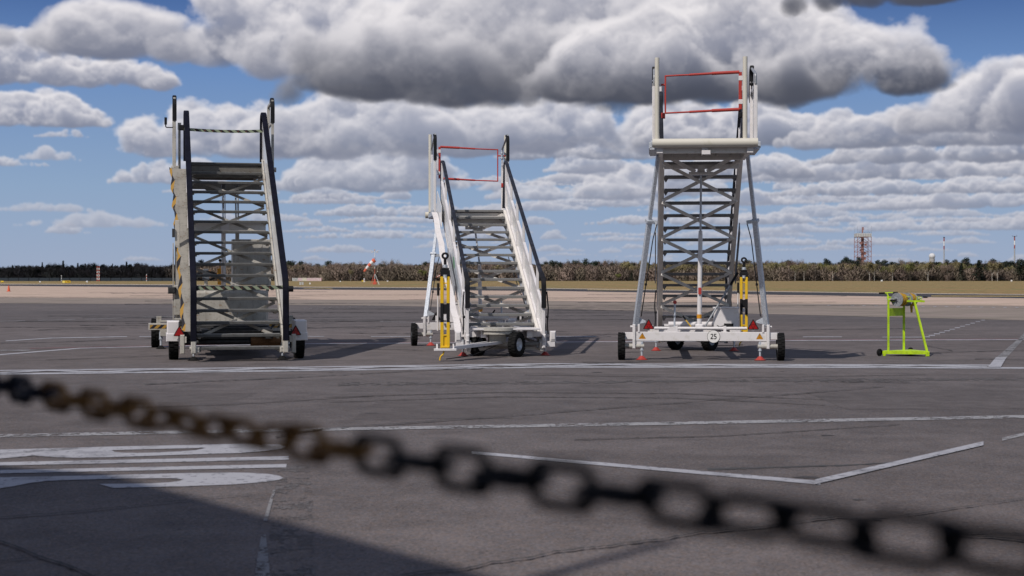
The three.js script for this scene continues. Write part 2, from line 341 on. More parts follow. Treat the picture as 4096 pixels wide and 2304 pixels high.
const std = (r, g, b, rough, o = {}) => new THREE.MeshStandardMaterial({ color: new THREE.Color().setRGB(r, g, b), roughness: rough, ...o });
const matte = (r, g, b, rough, spec, o = {}) => new THREE.MeshPhysicalMaterial({ color: new THREE.Color().setRGB(r, g, b), roughness: rough, specularIntensity: spec, ...o });
const M = {
  white: std(0.70, 0.68, 0.70, 0.38, { map: scaled(dirtTex, 1.3) }),
  wornWhite: std(0.52, 0.505, 0.475, 0.5, { map: scaled(wornTex, 0.9) }),
  panel: std(0.74, 0.745, 0.76, 0.25, { map: scaled(dirtTex, 1.7) }),
  greyPanel: std(0.30, 0.32, 0.34, 0.5, { map: scaled(wornTex, 1.1) }),
  zinc: std(0.80, 0.84, 0.89, 0.45, { metalness: 0.25, map: scaled(zincTex, 0.35) }),
  alu: std(0.46, 0.47, 0.48, 0.45, { metalness: 0.3, map: scaled(zincTex, 0.6) }),
  oldAlu: std(0.46, 0.45, 0.43, 0.55, { metalness: 0.15, map: scaled(wornTex, 0.5) }),
  grime: std(0.17, 0.16, 0.148, 0.65, { map: scaled(wornTex, 0.6) }),
  latticeGrey: std(0.70, 0.675, 0.65, 0.55, { map: scaled(dirtTex, 0.8) }),
  tread: std(0.095, 0.097, 0.1, 0.6, { metalness: 0.1, map: scaled(wornTex, 0.5) }),
  treadTop: std(0.42, 0.44, 0.46, 0.5, { metalness: 0.4, map: scaled(wornTex, 0.6) }),
  chrome: std(0.62, 0.63, 0.65, 0.16, { metalness: 1 }),
  rubber: matte(0.016, 0.016, 0.017, 0.85, 0.35, { map: scaled(rubTex, 0.4) }),
  black: matte(0.010, 0.010, 0.012, 0.6, 0.4),
  navyRail: matte(0.0075, 0.008, 0.018, 0.65, 0.25, { map: scaled(rubTex, 0.8) }),
  slateRail: matte(0.034, 0.038, 0.055, 0.6, 0.4, { map: scaled(rubTex, 0.8) }),
  darkSteel: std(0.045, 0.045, 0.047, 0.6, { map: scaled(rubTex, 0.5) }),
  red: std(0.42, 0.045, 0.035, 0.4, { map: scaled(dirtTex, 0.7) }),
  redFoot: std(0.45, 0.05, 0.04, 0.55, { map: scaled(wornTex, 0.4) }),
  lens: std(0.30, 0.012, 0.012, 0.22),
  yellow: std(0.74, 0.46, 0.015, 0.42, { map: scaled(dirtTex, 0.6) }),
  amber: std(0.60, 0.26, 0.015, 0.4),
  cream: std(0.60, 0.575, 0.51, 0.6, { map: scaled(dirtTex, 2.1) }),
  rust: std(0.22, 0.11, 0.045, 0.8, { map: scaled(wornTex, 0.3) }),
  lime: std(0.50, 0.74, 0.012, 0.5, { map: scaled(wornTex, 0.35) }),
  bluegrey: std(0.11, 0.125, 0.15, 0.5),
  hose: std(0.52, 0.31, 0.025, 0.8, { map: scaled(wornTex, 0.15) }),
};

// ---------------------------------------------------------------- the ground: apron, taxiway, grass
const G = (px, py) => { const d = EYE * FOCAL / (py - HORIZON); return [(px - CX) * d / FOCAL, -d]; };   // where the photograph's pixel meets the flat ground
function sheet(name, polys, y, mat, label) {           // flat polygons [[x, z]...] lying at height y, uv in metres
  const gs = polys.map((p) => { const s = new THREE.ShapeGeometry(new THREE.Shape(p.map(([x, z]) => new THREE.Vector2(x, -z)))); return s.rotateX(-Math.PI / 2).translate(0, y, 0); });
  const g = join(gs), m = new THREE.Mesh(g, mat);
  m.name = numbered(name); m.receiveShadow = true; m.castShadow = false; m.userData.kind = 'structure'; if (label) m.userData.label = label;
  scene.add(m);
  return m;
}
// asphalt with large patches of differing age in the vertex colours
{
  const nx = 220, nz = 200, pos = [], col = [], uv = [], idx = [];
  for (let j = 0; j <= nz; j++) for (let i = 0; i <= nx; i++) {
    const t = j / nz, z = 14 - 190 * Math.pow(t, 1.6), half = 34 + 60 * t + 60 * t * t, x = (i / nx * 2 - 1) * half;
    const a = fbm3(x * 0.09, z * 0.05, 2.2, 4), b = fbm3(x * 0.6, z * 0.35, 7.7, 3), lane = noise3(x * 0.012, z * 0.23, 4.4), k = 1 + (a - 0.5) * 0.5 + (b - 0.5) * 0.26 + (lane - 0.5) * 0.2;
    const warm = (fbm3(x * 0.05 + 9, z * 0.05, 1.1, 3) - 0.5) * 0.12 + 0.012;
    pos.push(x, 0, z); col.push(k * (1 + warm), k, k * (1 - warm * 0.8)); uv.push(x, z);
  }
  for (let j = 0; j < nz; j++) for (let i = 0; i < nx; i++) { const a = j * (nx + 1) + i, b = a + 1, c = a + nx + 1, d = c + 1; idx.push(a, b, c, b, d, c); }
  const g = new THREE.BufferGeometry(); g.setAttribute('position', new THREE.Float32BufferAttribute(pos, 3)); g.setAttribute('color', new THREE.Float32BufferAttribute(col, 3)); g.setAttribute('uv', new THREE.Float32BufferAttribute(uv, 2)); g.setIndex(idx); g.computeVertexNormals();
  const m = new THREE.Mesh(g, matte(0.178, 0.157, 0.156, 0.92, 0.35, { map: scaled(grainTex, 5.2), bumpMap: scaled(grainBump, 2.3), bumpScale: 0.004, vertexColors: true }));
  m.name = 'apron_asphalt'; m.receiveShadow = true; m.userData = { kind: 'structure', label: 'worn grey asphalt of the airport apron' };
  scene.add(m);
}
sheet('ground', [[[-5000, 900], [5000, 900], [5000, -6000], [-5000, -6000]]], -0.03, matte(0.25, 0.185, 0.095, 0.98, 0.1, { map: scaled(grainTex, 40) }), 'level airfield ground reaching to the horizon');

const concreteTex = srgb(field(512, (u, v) => { const a = tileFbm(u, v, 4, 5, 131), s = tileFbm(u * 0.25, v, 32, 4, 137), c = 222 + (a - 0.5) * 44 + (s - 0.5) * 60; return [c, c - (a - 0.5) * 10, c - 4]; }));
const grassTex = srgb(field(512, (u, v) => { const a = tileFbm(u, v, 8, 5, 141), b = tileFbm(u, v, 64, 3, 149), g = sstep(0.5, 0.72, a), c = 195 + (b - 0.5) * 110; return [c * lerp(1, 0.82, g), c * lerp(0.98, 0.95, g), c * lerp(0.92, 0.86, g)]; }));
const line = (pts) => pts.map(([x, y]) => G(x, y));
const band = (near, far) => [...line(near), ...line(far).reverse()];
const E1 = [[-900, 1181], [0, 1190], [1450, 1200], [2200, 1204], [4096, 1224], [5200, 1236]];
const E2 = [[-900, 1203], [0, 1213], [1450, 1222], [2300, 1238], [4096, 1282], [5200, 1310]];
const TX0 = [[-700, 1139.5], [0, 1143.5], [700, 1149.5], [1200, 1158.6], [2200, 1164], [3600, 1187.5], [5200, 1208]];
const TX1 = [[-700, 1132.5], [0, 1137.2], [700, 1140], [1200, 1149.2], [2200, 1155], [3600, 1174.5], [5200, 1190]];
sheet('apron_concrete', [band(E2, E1)], 0.006, matte(0.31, 0.262, 0.235, 0.95, 0.2, { map: scaled(concreteTex, 9) }), 'brownish middle-toned band of the apron beyond the stairs');  // one even tone stepped between dark asphalt and sandy concrete
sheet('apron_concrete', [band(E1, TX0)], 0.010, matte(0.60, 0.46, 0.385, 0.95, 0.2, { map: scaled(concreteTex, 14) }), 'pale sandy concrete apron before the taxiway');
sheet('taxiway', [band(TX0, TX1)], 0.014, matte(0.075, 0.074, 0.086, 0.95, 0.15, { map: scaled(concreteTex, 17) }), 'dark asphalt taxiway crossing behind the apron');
{
  const edge = TX1.map(([x, y]) => [x, y - 2.0 + 0.3 * Math.sin(x)]);
  sheet('taxiway_shoulder', [band(TX1, edge)], 0.012, matte(0.66, 0.57, 0.49, 0.95, 0.2, { map: scaled(concreteTex, 6) }), 'pale shoulder strip between taxiway and grass');
  const far = [[-2600, 1123.6], [0, 1123.8], [4096, 1123.5], [7000, 1123.6]];
  const nearEdge = [[-2600, 1127], ...edge.slice(0), [7000, 1212]];
  sheet('grass_field', [band(nearEdge, far)], 0.02, matte(0.465, 0.335, 0.185, 0.98, 0.1, { map: scaled(grassTex, 33) }), 'dry brown grass between taxiway and wood');
}
// paint: worn white road paint, its holes showing the asphalt
const paintTex = srgb(field(1024, (u, v) => { const b = tileFbm(u, v, 64, 3, 161), a = tileFbm(u, v, 8, 4, 163), c = 232 - sstep(0.5, 0.75, a) * 36 - sstep(0.66, 0.74, b) * 70; return [c, c, c + 3]; }));
const wornAlpha = field(1024, grey((u, v) => { const b = tileFbm(u, v, 64, 3, 161), a = tileFbm(u, v, 8, 4, 167); return b * 0.55 + a * 0.45 > 0.57 ? 0 : 255; }));
const M_PAINT = std(0.42, 0.42, 0.44, 0.75, { map: scaled(paintTex, 2.4) });
const M_PAINT2 = std(0.34, 0.335, 0.335, 0.8, { map: scaled(paintTex, 1.7), alphaMap: scaled(wornAlpha, 2.1), alphaTest: 0.5 });
const M_FAINT = std(0.25, 0.245, 0.245, 0.85, { map: scaled(paintTex, 1.9), alphaMap: scaled(wornAlpha, 1.3), alphaTest: 0.5 });
const M_REDLINE = std(0.22, 0.10, 0.10, 0.85, { map: scaled(paintTex, 1.9), alphaMap: scaled(wornAlpha, 1.6), alphaTest: 0.5 });
const M_YELLOWLINE = std(0.50, 0.36, 0.10, 0.85);
function ribbon(pts, t, t2 = t, jit = 0, seed = 1) {   // a painted line given by its middle in the photograph and its thickness there
  const r = rng(seed), mid = [];
  for (let i = 0; i < pts.length - 1; i++) { const n = jit ? Math.max(2, Math.round(Math.hypot(pts[i + 1][0] - pts[i][0], pts[i + 1][1] - pts[i][1]) / 16)) : 1; for (let k = 0; k < n; k++) mid.push([lerp(pts[i][0], pts[i + 1][0], k / n), lerp(pts[i][1], pts[i + 1][1], k / n)]); }
  mid.push(pts[pts.length - 1]);
  let wob = 0; const quads = [], at = (q, s, th) => G(q[0], q[1] + s * th / 2);
  const ths = mid.map((_, i) => { wob = wob * 0.7 + (r() - 0.5) * jit; mid[i] = [mid[i][0], mid[i][1] + wob]; return lerp(t, t2, i / (mid.length - 1)) * (jit ? 0.35 + 1.1 * r() : 1); });
  for (let i = 0; i < mid.length - 1; i++) quads.push([at(mid[i], 1, ths[i]), at(mid[i + 1], 1, ths[i + 1]), at(mid[i + 1], -1, ths[i + 1]), at(mid[i], -1, ths[i])]);
  return quads;
}
const UP = [[-500, 1488.5], [0, 1483], [1100, 1471], [2200, 1456], [3200, 1459.5], [3975, 1461.5]], LO = [[-500, 1502.5], [0, 1497], [1100, 1484.5], [2200, 1469], [3200, 1469.5], [4096, 1473], [4700, 1475]];
const onLine = (L, x) => { for (let i = 1; i < L.length; i++) if (x <= L[i][0]) return lerp(L[i - 1][1], L[i][1], (x - L[i - 1][0]) / (L[i][0] - L[i - 1][0])); return L[L.length - 1][1]; };
sheet('painted_line', ribbon(UP, 4), 0.0045, M_PAINT, 'thin far line of the zigzag lane marking');
sheet('painted_line', ribbon(LO, 6), 0.0045, M_PAINT, 'near line of the zigzag lane marking');
{
  const z = [[-35, 0], [188, 1], [388, 0], [636, 1], [862, 0], [1088, 1], [1321, 0], [1552, 1], [1785, 0], [1990, 1], [2212, 0], [2425, 1], [2672, 0], [2846, 1], [3106, 0], [3289, 1], [3530, 0], [3688, 1], [3950, 0]];
  sheet('painted_line', ribbon(z.map(([x, u]) => [x, onLine(u ? UP : LO, x) + (u ? 2 : -2)]), 6), 0.0085, M_PAINT, 'zigzag painted between the two lane lines');
}
sheet('painted_line', ribbon([[-600, 1756], [0, 1745], [1400, 1717], [2800, 1693], [4096, 1668], [4700, 1657]], 12), 0.0045, M_PAINT2, 'long worn white line across the apron');
sheet('painted_line', ribbon([[1887, 1812], [2700, 1884], [3283, 1934]], 11, 15), 0.0045, M_PAINT, 'white line running down to the corner at the right');
sheet('painted_line', ribbon([[3262, 1932], [3935, 1777]], 19, 16), 0.0085, M_PAINT, 'white line rising from the corner at the right');
sheet('painted_line', ribbon([[4010, 1759], [4110, 1735], [4600, 1640]], 12), 0.0045, M_PAINT2, 'worn continuation of the rising white line');
sheet('painted_line', [line([[3952, 1471], [4004, 1471], [4027, 1432], [3984, 1432]])], 0.0125, M_PAINT, 'fresh white foot of the broad line at the right');
sheet('painted_line', [line([[3984, 1432], [4027, 1432], [4100, 1352], [4150, 1300], [4128, 1300], [4078, 1352]])], 0.0045, M_FAINT, 'faded broad line leading away at the right');
sheet('painted_line', ribbon([[-300, 1441], [0, 1419.5], [320, 1393.5]], 5, 3.4), 0.0045, M_PAINT, 'slanting white line at the left edge');
sheet('painted_line', ribbon([[320, 1393.5], [610, 1387], [1200, 1376], [2230, 1369], [3100, 1363], [4096, 1359], [4600, 1357]], 2.6), 0.0045, M_PAINT, 'thin white line under the stairs');
sheet('painted_line', ribbon([[120, 1394], [610, 1384.4], [1200, 1373.4], [2230, 1366.4], [3100, 1360.4], [4096, 1356.4]], 2.2), 0.0045, M_REDLINE, 'thin red line under the stairs');
sheet('painted_line', [...ribbon([[22, 1364.5], [201, 1353], [508, 1347]], 2.4), ...[[557, 610, 1346.5], [1220, 1297, 1346], [1484, 1674, 1346.4], [2209, 2386, 1346.6], [3212, 3368, 1348], [3529, 3706, 1349]].flatMap(([a, b, y]) => ribbon([[a, y], [b, y]], 2))], 0.0045, M_PAINT, 'broken thin white line behind the stairs');
sheet('painted_line', [[[0, 1285], [100, 1283]], [[150, 1281.5], [300, 1278]], [[340, 1277.5], [560, 1270]], [[560, 1269], [700, 1267]], [[1520, 1286], [1660, 1291]]].flatMap((p) => ribbon(p, 1.6)), 0.0045, M_FAINT, 'faint old line far to the left');
sheet('painted_line', [line([[-40, 1400], [60, 1399.5], [150, 1400.5], [90, 1405], [-40, 1404]])], 0.0045, M_FAINT, 'faded white patch at the left edge');
sheet('painted_line', Array.from({ length: 12 }, (_, k) => ribbon([[3707 + k * 20.5 - 13 + k * 0.4, 1348 - k * 6.1], [3707 + k * 20.5 + 13 - k * 0.5, 1348 - k * 6.1]], 3.2 - k * 0.12)[0]), 0.0045, M_PAINT, 'row of short dashes leading away behind the hose trolley');
sheet('painted_line', Array.from({ length: 17 }, (_, k) => ribbon([[3309 + k * 47, 1222.5 + k * 0.55], [3309 + k * 47 + 14, 1222.6 + k * 0.55]], 1.5)[0]), 0.0165, M_PAINT, 'dotted white line on the sandy concrete');
sheet('painted_line', Array.from({ length: 14 }, (_, k) => ribbon([[1210 + k * 26, 1236.5 - k * 1.15], [1221 + k * 26, 1236.2 - k * 1.15]], 1.2)[0]), 0.0165, M_FAINT, 'faint dotted line on the brownish band');
sheet('painted_line', [...ribbon([[3725, 1184.8], [4096, 1185.4]], 2.2), ...ribbon([[1215, 1154], [1300, 1152.6], [1330, 1156.5]], 1.3), ...ribbon([[2350, 1159.6], [2560, 1160.6]], 1.4)], 0.0185, M_YELLOWLINE, 'yellow guide line on the taxiway');
// the word painted on the ground, read from the right of the picture: B, U and S
{
  const P = (list) => list.map(([x, y]) => G(x * 0.4852, 1700 + y * 0.4852));
  const letter = (name, outer, holes, label) => {
    const toV = (p) => P(p).map(([x, z]) => new THREE.Vector2(x, -z)), s = new THREE.Shape(toV(outer));
    for (const h of holes) s.holes.push(new THREE.Path(toV(h)));
    const m = new THREE.Mesh(join(new THREE.ShapeGeometry(s).rotateX(-Math.PI / 2).translate(0, 0.0045, 0)), M_PAINT);
    m.name = numbered('painted_letter'); m.receiveShadow = true; m.userData = { kind: 'structure', label }; scene.add(m);
  };
  letter('B', [[-1000, 234], [0, 208], [900, 183], [1600, 168], [2130, 158], [2300, 164], [2352, 182], [2320, 203], [2200, 220], [2000, 235], [1500, 250], [1000, 268], [780, 273], [600, 275], [430, 270], [280, 257], [200, 265], [100, 273], [0, 282], [-300, 296], [-700, 302], [-900, 292], [-1000, 270]],
    [[[918, 212], [1300, 202], [1700, 193], [1610, 213], [1450, 224], [1300, 231], [1150, 235], [1010, 234], [940, 226]], [[-850, 252], [-100, 236], [10, 240], [-100, 258], [-400, 274], [-700, 278], [-830, 268]]], 'white painted letter B lying on the apron');
  letter('U', [[-800, 330], [0, 312], [1200, 287], [2380, 262], [2375, 276], [2382, 291], [1200, 315], [0, 340], [-600, 353], [-700, 370], [-600, 390], [0, 377], [1200, 352], [2362, 327], [2358, 355], [1200, 380], [0, 405], [-700, 420], [-1000, 400], [-1050, 365]], [], 'white painted letter U lying on the apron');
  letter('S', [[-900, 500], [-500, 455], [0, 437], [830, 420], [1500, 403], [1900, 397], [2060, 400], [2200, 408], [2300, 423], [2335, 441], [2300, 456], [2235, 468], [2080, 484], [1900, 497], [1500, 512], [930, 525], [815, 492], [1250, 487], [1400, 478], [1480, 467], [1505, 456], [1460, 448], [1350, 444], [1000, 448], [600, 458], [400, 466], [250, 482], [100, 512], [0, 528], [-200, 550], [-600, 570], [-900, 575], [-1000, 540]], [], 'white painted letter S lying on the apron');
}
// old marking scrubbed off in the foreground, with the scuffed patch beside it
sheet('painted_line', [line([[1092, 1962], [1102, 1962], [1086, 2020], [1068, 2088], [1052, 2088], [1072, 2020]]), line([[1045, 2140], [1062, 2140], [1072, 2230], [1080, 2310], [1018, 2310], [1028, 2230]])], 0.0045, M_FAINT, 'faded remains of a white line in the foreground');
sheet('worn_patch', [line([[1105, 1860], [1235, 1858], [1248, 1990], [1256, 2120], [1262, 2330], [1085, 2330], [1076, 2150], [1095, 2000]])], 0.003, std(0.172, 0.158, 0.16, 0.9, { map: scaled(grainTex, 1.7), alphaMap: scaled(field(512, grey((u, v) => (tileFbm(u, v, 8, 3, 171) * 0.6 + tileFbm(u, v, 64, 2, 177) * 0.4 > 0.58 ? 255 : 0))), 1.1), alphaTest: 0.5 }), 'scuffed patch where a marking was removed');
// cracks and joints
const M_CRACK = std(0.036, 0.033, 0.033, 0.95), M_SEAM = std(0.075, 0.068, 0.068, 0.95, { alphaMap: scaled(field(512, grey((u, v) => (tileFbm(u, v, 16, 4, 183) > 0.5 ? 255 : 0))), 1.6), alphaTest: 0.5 });
const cracks = [
  [[[575, 1540], [1090, 1516], [1250, 1508], [1560, 1491], [1880, 1475]], 2.4, 1.6, 1.4], [[[1880, 1478], [2200, 1462], [2560, 1452]], 1.6, 1.8, 1.4],
  [[[1250, 1724], [1400, 1711], [2050, 1667], [2800, 1606], [3100, 1585], [3538, 1549]], 2.6, 1.6, 1.6], [[[1100, 1752], [1180, 1738], [1290, 1722]], 4, 3, 3],
  [[[1600, 2312], [1668, 2301], [1860, 2284], [1968, 2258], [2120, 2240], [2230, 2214], [2480, 2188], [2800, 2142], [3096, 2110], [3362, 2076], [3530, 2088]], 7, 4, 4],
  [[[3430, 2092], [3760, 2048], [4096, 2000]], 4, 3, 3], [[[3840, 2143], [4120, 2140]], 4, 4, 3], [[[3840, 2152], [4010, 2162], [4120, 2178]], 4, 5, 4],
  [[[-40, 2080], [300, 2054], [832, 1999], [1000, 1984]], 3.4, 2, 1.6], [[[-60, 2150], [0, 2172], [120, 2218], [333, 2298], [380, 2320]], 9, 11, 5], [[[-20, 2254], [160, 2238]], 3, 2, 2],
  [[[-20, 1823], [150, 1808], [365, 1793]], 2.6, 1.6, 1.2], [[[180, 1441], [400, 1434], [700, 1422]], 1.6, 1.4, 1], [[[0, 1374], [240, 1369], [610, 1355]], 1.4, 1.4, 1],
  [[[150, 1321], [290, 1316], [420, 1317]], 1.4, 1.4, 1.4], [[[620, 1270], [700, 1269.6]], 1.4, 1.4, 1], [[[1215, 1311], [1420, 1309], [1700, 1306]], 1.3, 1.3, 1], [[[1330, 1390], [1480, 1396], [1690, 1402]], 1.4, 1.4, 1.2],
  [[[1350, 1286], [1560, 1283]], 1.4, 1, 1], [[[3700, 1383], [3755, 1395], [3810, 1406]], 2, 2, 2.4], [[[3708, 1413], [3850, 1409], [4096, 1402]], 1.8, 1.4, 1.2], [[[3100, 1321], [3400, 1317], [3660, 1315]], 1.2, 1.2, 1],
  [[[2220, 1263], [2500, 1262]], 1.1, 1.1, 1], [[[2190, 1279], [2560, 1278]], 1.2, 1.2, 1], [[[2420, 1413], [2560, 1410]], 1.4, 1.4, 1.2], [[[2330, 1452], [2640, 1447], [2800, 1442]], 2, 1.6, 1.6],
  [[[3900, 1437], [4096, 1440]], 1.6, 1.4, 1.4], [[[3280, 1528], [3640, 1532]], 2, 1.6, 2],
];
cracks.forEach(([p, a, b, j], k) => sheet('crack', ribbon(p, a * 0.72, b * 0.72, j, 300 + k), 0.013, M_CRACK));
sheet('pavement_seam', ribbon([[1350, 1538], [2000, 1533], [2800, 1525], [3500, 1520], [4200, 1517]], 11, 12, 1.5, 5), 0.003, M_SEAM, 'rough scarred seam across the apron');
sheet('tyre_streak', [...ribbon([[2830, 1879], [3100, 1871], [3360, 1862], [3590, 1851]], 7, 4, 1.5, 9)], 0.003, std(0.075, 0.072, 0.073, 0.9, { map: scaled(grainTex, 2) }), 'dark streak of rubber on the asphalt');

// joints across the far apron, and drips and patches on the near one
{
  const r = rng(613);
  for (let k = 0; k < 26; k++) { const y = 1172 + 170 * Math.pow(k / 26, 1.25), x0 = -200 + 2600 * r(), w = 300 + 1500 * r(), tilt = (r() - 0.6) * 0.012; sheet('pavement_joint', ribbon([[x0, y], [x0 + w, y + w * tilt]], 0.8 + (y - 1172) * 0.003, 0.7, 0.35, 900 + k), 0.0185, M_CRACK); }
  const blob = (cx, cz, s, n = 14) => Array.from({ length: n }, (_, i) => { const a = i / n * 6.2832, q = s * (0.6 + 0.6 * r()); return [cx + Math.cos(a) * q, cz + Math.sin(a) * q * 0.8]; });
  const oil = matte(0.085, 0.077, 0.076, 0.7, 0.5, { map: scaled(grainTex, 2.1) }), patch = matte(0.158, 0.14, 0.139, 0.92, 0.35, { map: scaled(grainTex, 3.1) });
  for (let k = 0; k < 46; k++) { const z = -(9 + 34 * r()), x = (r() - 0.5) * 0.72 * -z; sheet('oil_spot', [blob(x, z, 0.03 + 0.09 * r() * r())], 0.0028, oil); }
  for (const [px, py, w, d] of [[1750, 1640, 1.6, 2.2], [600, 1590, 2.2, 1.5], [3700, 1600, 2.4, 2.6]]) { const [x, z] = G(px, py); sheet('repair_patch', [[[x - w / 2, z + d / 2], [x + w / 2, z + d / 2 - 0.1], [x + w / 2 + 0.06, z - d / 2], [x - w / 2 + 0.05, z - d / 2 + 0.06]]], 0.0018, patch); }
  const rub = matte(0.14, 0.125, 0.124, 0.92, 0.3, { map: scaled(grainTex, 2.3), alphaMap: scaled(wornAlpha, 0.9), alphaTest: 0.5 });
  for (const [pts, t] of [[[[1300, 1590], [2000, 1570], [2700, 1575], [3300, 1600]], 5], [[[1320, 1610], [2000, 1588], [2700, 1593], [3300, 1622]], 5], [[[2300, 1760], [2900, 1745], [3600, 1700]], 6], [[[200, 1640], [900, 1620], [1500, 1585]], 6], [[[2100, 1500], [2900, 1512], [3700, 1500]], 3]]) sheet('tyre_streak', ribbon(pts, t, t * 0.7, 0.6, 70 + t), 0.0022, rub);
}

// ---------------------------------------------------------------- flat print
function canvasTex(w, h, draw) { const c = document.createElement('canvas'); c.width = w; c.height = h; const x = c.getContext('2d'); draw(x, w, h); const t = new THREE.CanvasTexture(c); t.colorSpace = THREE.SRGBColorSpace; t.magFilter = THREE.LinearFilter; return t; }
function hazard(x, w, h, n, a, b, lean = 1) { x.fillStyle = a; x.fillRect(0, 0, w, h); x.fillStyle = b; const s = w / n; for (let i = -2; i < n + 2; i++) { x.beginPath(); x.moveTo(i * s, h); x.lineTo(i * s + s * 0.5, h); x.lineTo(i * s + s * 0.5 + lean * h, 0); x.lineTo(i * s + lean * h, 0); x.fill(); } }
const hazardTex = canvasTex(512, 64, (x, w, h) => hazard(x, w, h, 4, '#a88238', '#1b1c26'));
hazardTex.wrapS = THREE.RepeatWrapping;
const stopTex = canvasTex(1024, 48, (x, w, h) => { hazard(x, w, h, 10, '#8a957c', '#10120e', -1); x.fillStyle = '#7c3a2c'; x.font = 'bold 30px sans-serif'; ['S', 'T', 'O', 'P', 'S', 'T', 'O', 'P'].forEach((s, i) => x.fillText(s, 88 + i * 102, 36)); });  // pale stripes dulled, shade under the tread put into the tape colour
const M_HAZARD = std(1, 1, 1, 0.5, { map: hazardTex }), M_STOP = std(0.9, 0.9, 0.9, 0.7, { map: stopTex });
function printed(parent, name, geo, mat, label) { const m = new THREE.Mesh(geo, mat); m.name = name; m.castShadow = m.receiveShadow = true; if (label) m.userData.label = label; parent.add(m); return m; }
function tape(p, q, sag, h, t = 0.003, n = 16, repeat = 1) {   // a hanging band with its print along it
  const pos = [], uv = [], idx = [];
  for (let i = 0; i <= n; i++) { const s = i / n, c = p.clone().lerp(q, s); c.y -= sag * 4 * s * (1 - s); for (const [y, z] of [[h / 2, t / 2], [-h / 2, t / 2], [-h / 2, -t / 2], [h / 2, -t / 2]]) { pos.push(c.x, c.y + y, c.z + z); uv.push(s * repeat, y > 0 ? 1 : 0); } }
  for (let i = 0; i < n; i++) for (let k = 0; k < 4; k++) { const a = i * 4 + k, b = i * 4 + (k + 1) % 4, c = a + 4, d = b + 4; idx.push(a, b, c, b, d, c); }
  const g = new THREE.BufferGeometry(); g.setAttribute('position', new THREE.Float32BufferAttribute(pos, 3)); g.setAttribute('uv', new THREE.Float32BufferAttribute(uv, 2)); g.setIndex(idx);
  const f = g.toNonIndexed(); f.computeVertexNormals(); return f;
}
// ---------------------------------------------------------------- shared pieces of the stairs
const tyreGeo = (R, w) => {
  const s = w / 2, gs = [lathe([[R * 0.52, -s * 0.8], [R * 0.62, -s * 0.98], [R * 0.85, -s], [R * 0.955, -s * 0.88], [R * 0.965, 0], [R * 0.955, s * 0.88], [R * 0.85, s], [R * 0.62, s * 0.98], [R * 0.52, s * 0.8]], 30)];
  for (let k = 0; k < 22; k++) for (const e of [-1, 1]) gs.push(box(R * 0.055, s * 0.86, R * 0.17, 0, e * s * 0.5, 0, 0.002).translate(R * 0.972, 0, 0).rotateY((k + (e > 0 ? 0.5 : 0)) / 22 * 2 * Math.PI));
  return ready(gs.map((g) => plain(g).rotateZ(Math.PI / 2)));
};
const rimGeo = (R, w) => { const gs = [lathe([[0.001, w * 0.16], [R * 0.16, w * 0.16], [R * 0.2, w * 0.05], [R * 0.42, w * 0.02], [R * 0.47, w * 0.36], [R * 0.55, w * 0.4], [R * 0.55, -w * 0.4], [R * 0.47, -w * 0.36], [R * 0.42, -w * 0.06], [0.001, -w * 0.06]], 24)]; for (let k = 0; k < 6; k++) gs.push(new THREE.CylinderGeometry(R * 0.035, R * 0.035, w * 0.1, 6).translate(R * 0.28, w * 0.08, 0).rotateY(k * Math.PI / 3)); return ready(gs.map((g) => plain(g).rotateZ(-Math.PI / 2))); };
const WHEELS = new Map();
function wheel(parent, x, z, R, w, out, turn = 0, rimMat = M.zinc) {
  const key = R + ':' + w; if (!WHEELS.has(key)) WHEELS.set(key, [tyreGeo(R, w), rimGeo(R, w)]);
  const [tg, rg] = WHEELS.get(key), g = new THREE.Group(); g.name = 'wheel'; g.position.set(x, R, z); g.rotation.y = turn + (out < 0 ? Math.PI : 0); parent.add(g);
  part(g, 'tyre', tg, M.rubber); part(g, 'rim', rg, rimMat);
  return g;
}
function triangleGeo(s, t) { const h = s * 0.88, c = s * 0.07; return plate([[-s / 2 + c, 0], [s / 2 - c, 0], [s / 2 - c * 0.3, c * 1.2], [c * 0.6, h - c * 0.4], [0, h], [-c * 0.6, h - c * 0.4], [-s / 2 + c * 0.3, c * 1.2]], t, 0.003); }
function reflector(parent, x, y, z, s, face, seg = true) {   // red triangle in a dark frame, looking along face (+1 / -1) in z
  const r = part(parent, 'reflector', [triangleGeo(s, 0.022).translate(x, y, z)], M.black);
  const k = s * 0.84, gs = [];
  const cut = (pts) => plate(pts.map(([a, b]) => [a * k, b * k]), 0.008, 0.002).translate(x, y + s * 0.055, z + face * 0.013);
  if (seg) { gs.push(cut([[-0.47, 0], [-0.03, 0], [-0.25, 0.41]]), cut([[0.03, 0], [0.47, 0], [0.25, 0.41]]), cut([[0, 0.05], [0.225, 0.42], [-0.225, 0.42]]), cut([[-0.22, 0.455], [0.22, 0.455], [0, 0.86]])); }
  else gs.push(cut([[-0.5, 0], [0.5, 0], [0, 0.88]]));
  part(r, 'lens', gs, M.lens);
  part(r, 'bracket', [box(s * 0.2, s * 0.62, 0.014, x, y + s * 0.18, z - face * 0.02)], M.white);
  return r;
}
function treadGeos(w, depth, th, teeth) {
  const body = ready([box(w, th, depth, 0, -th / 2, -depth / 2, 0.005), box(w, th * 1.12, 0.03, 0, -th * 0.56, -0.012, 0.004)]);
  const gs = [], n = Math.floor(w / teeth);
  for (let i = 0; i < n; i++) { const x = -w / 2 + (i + 0.5) * (w / n); gs.push(new THREE.BoxGeometry(w / n * 0.62, 0.008, depth * 0.86).translate(x, 0.004, -depth * 0.47)); }
  return [body, ready(gs)];
}
const bolt = (x, y, z, r = 0.014, l = 0.02) => new THREE.CylinderGeometry(r, r, l, 6).rotateX(Math.PI / 2).translate(x, y, z);
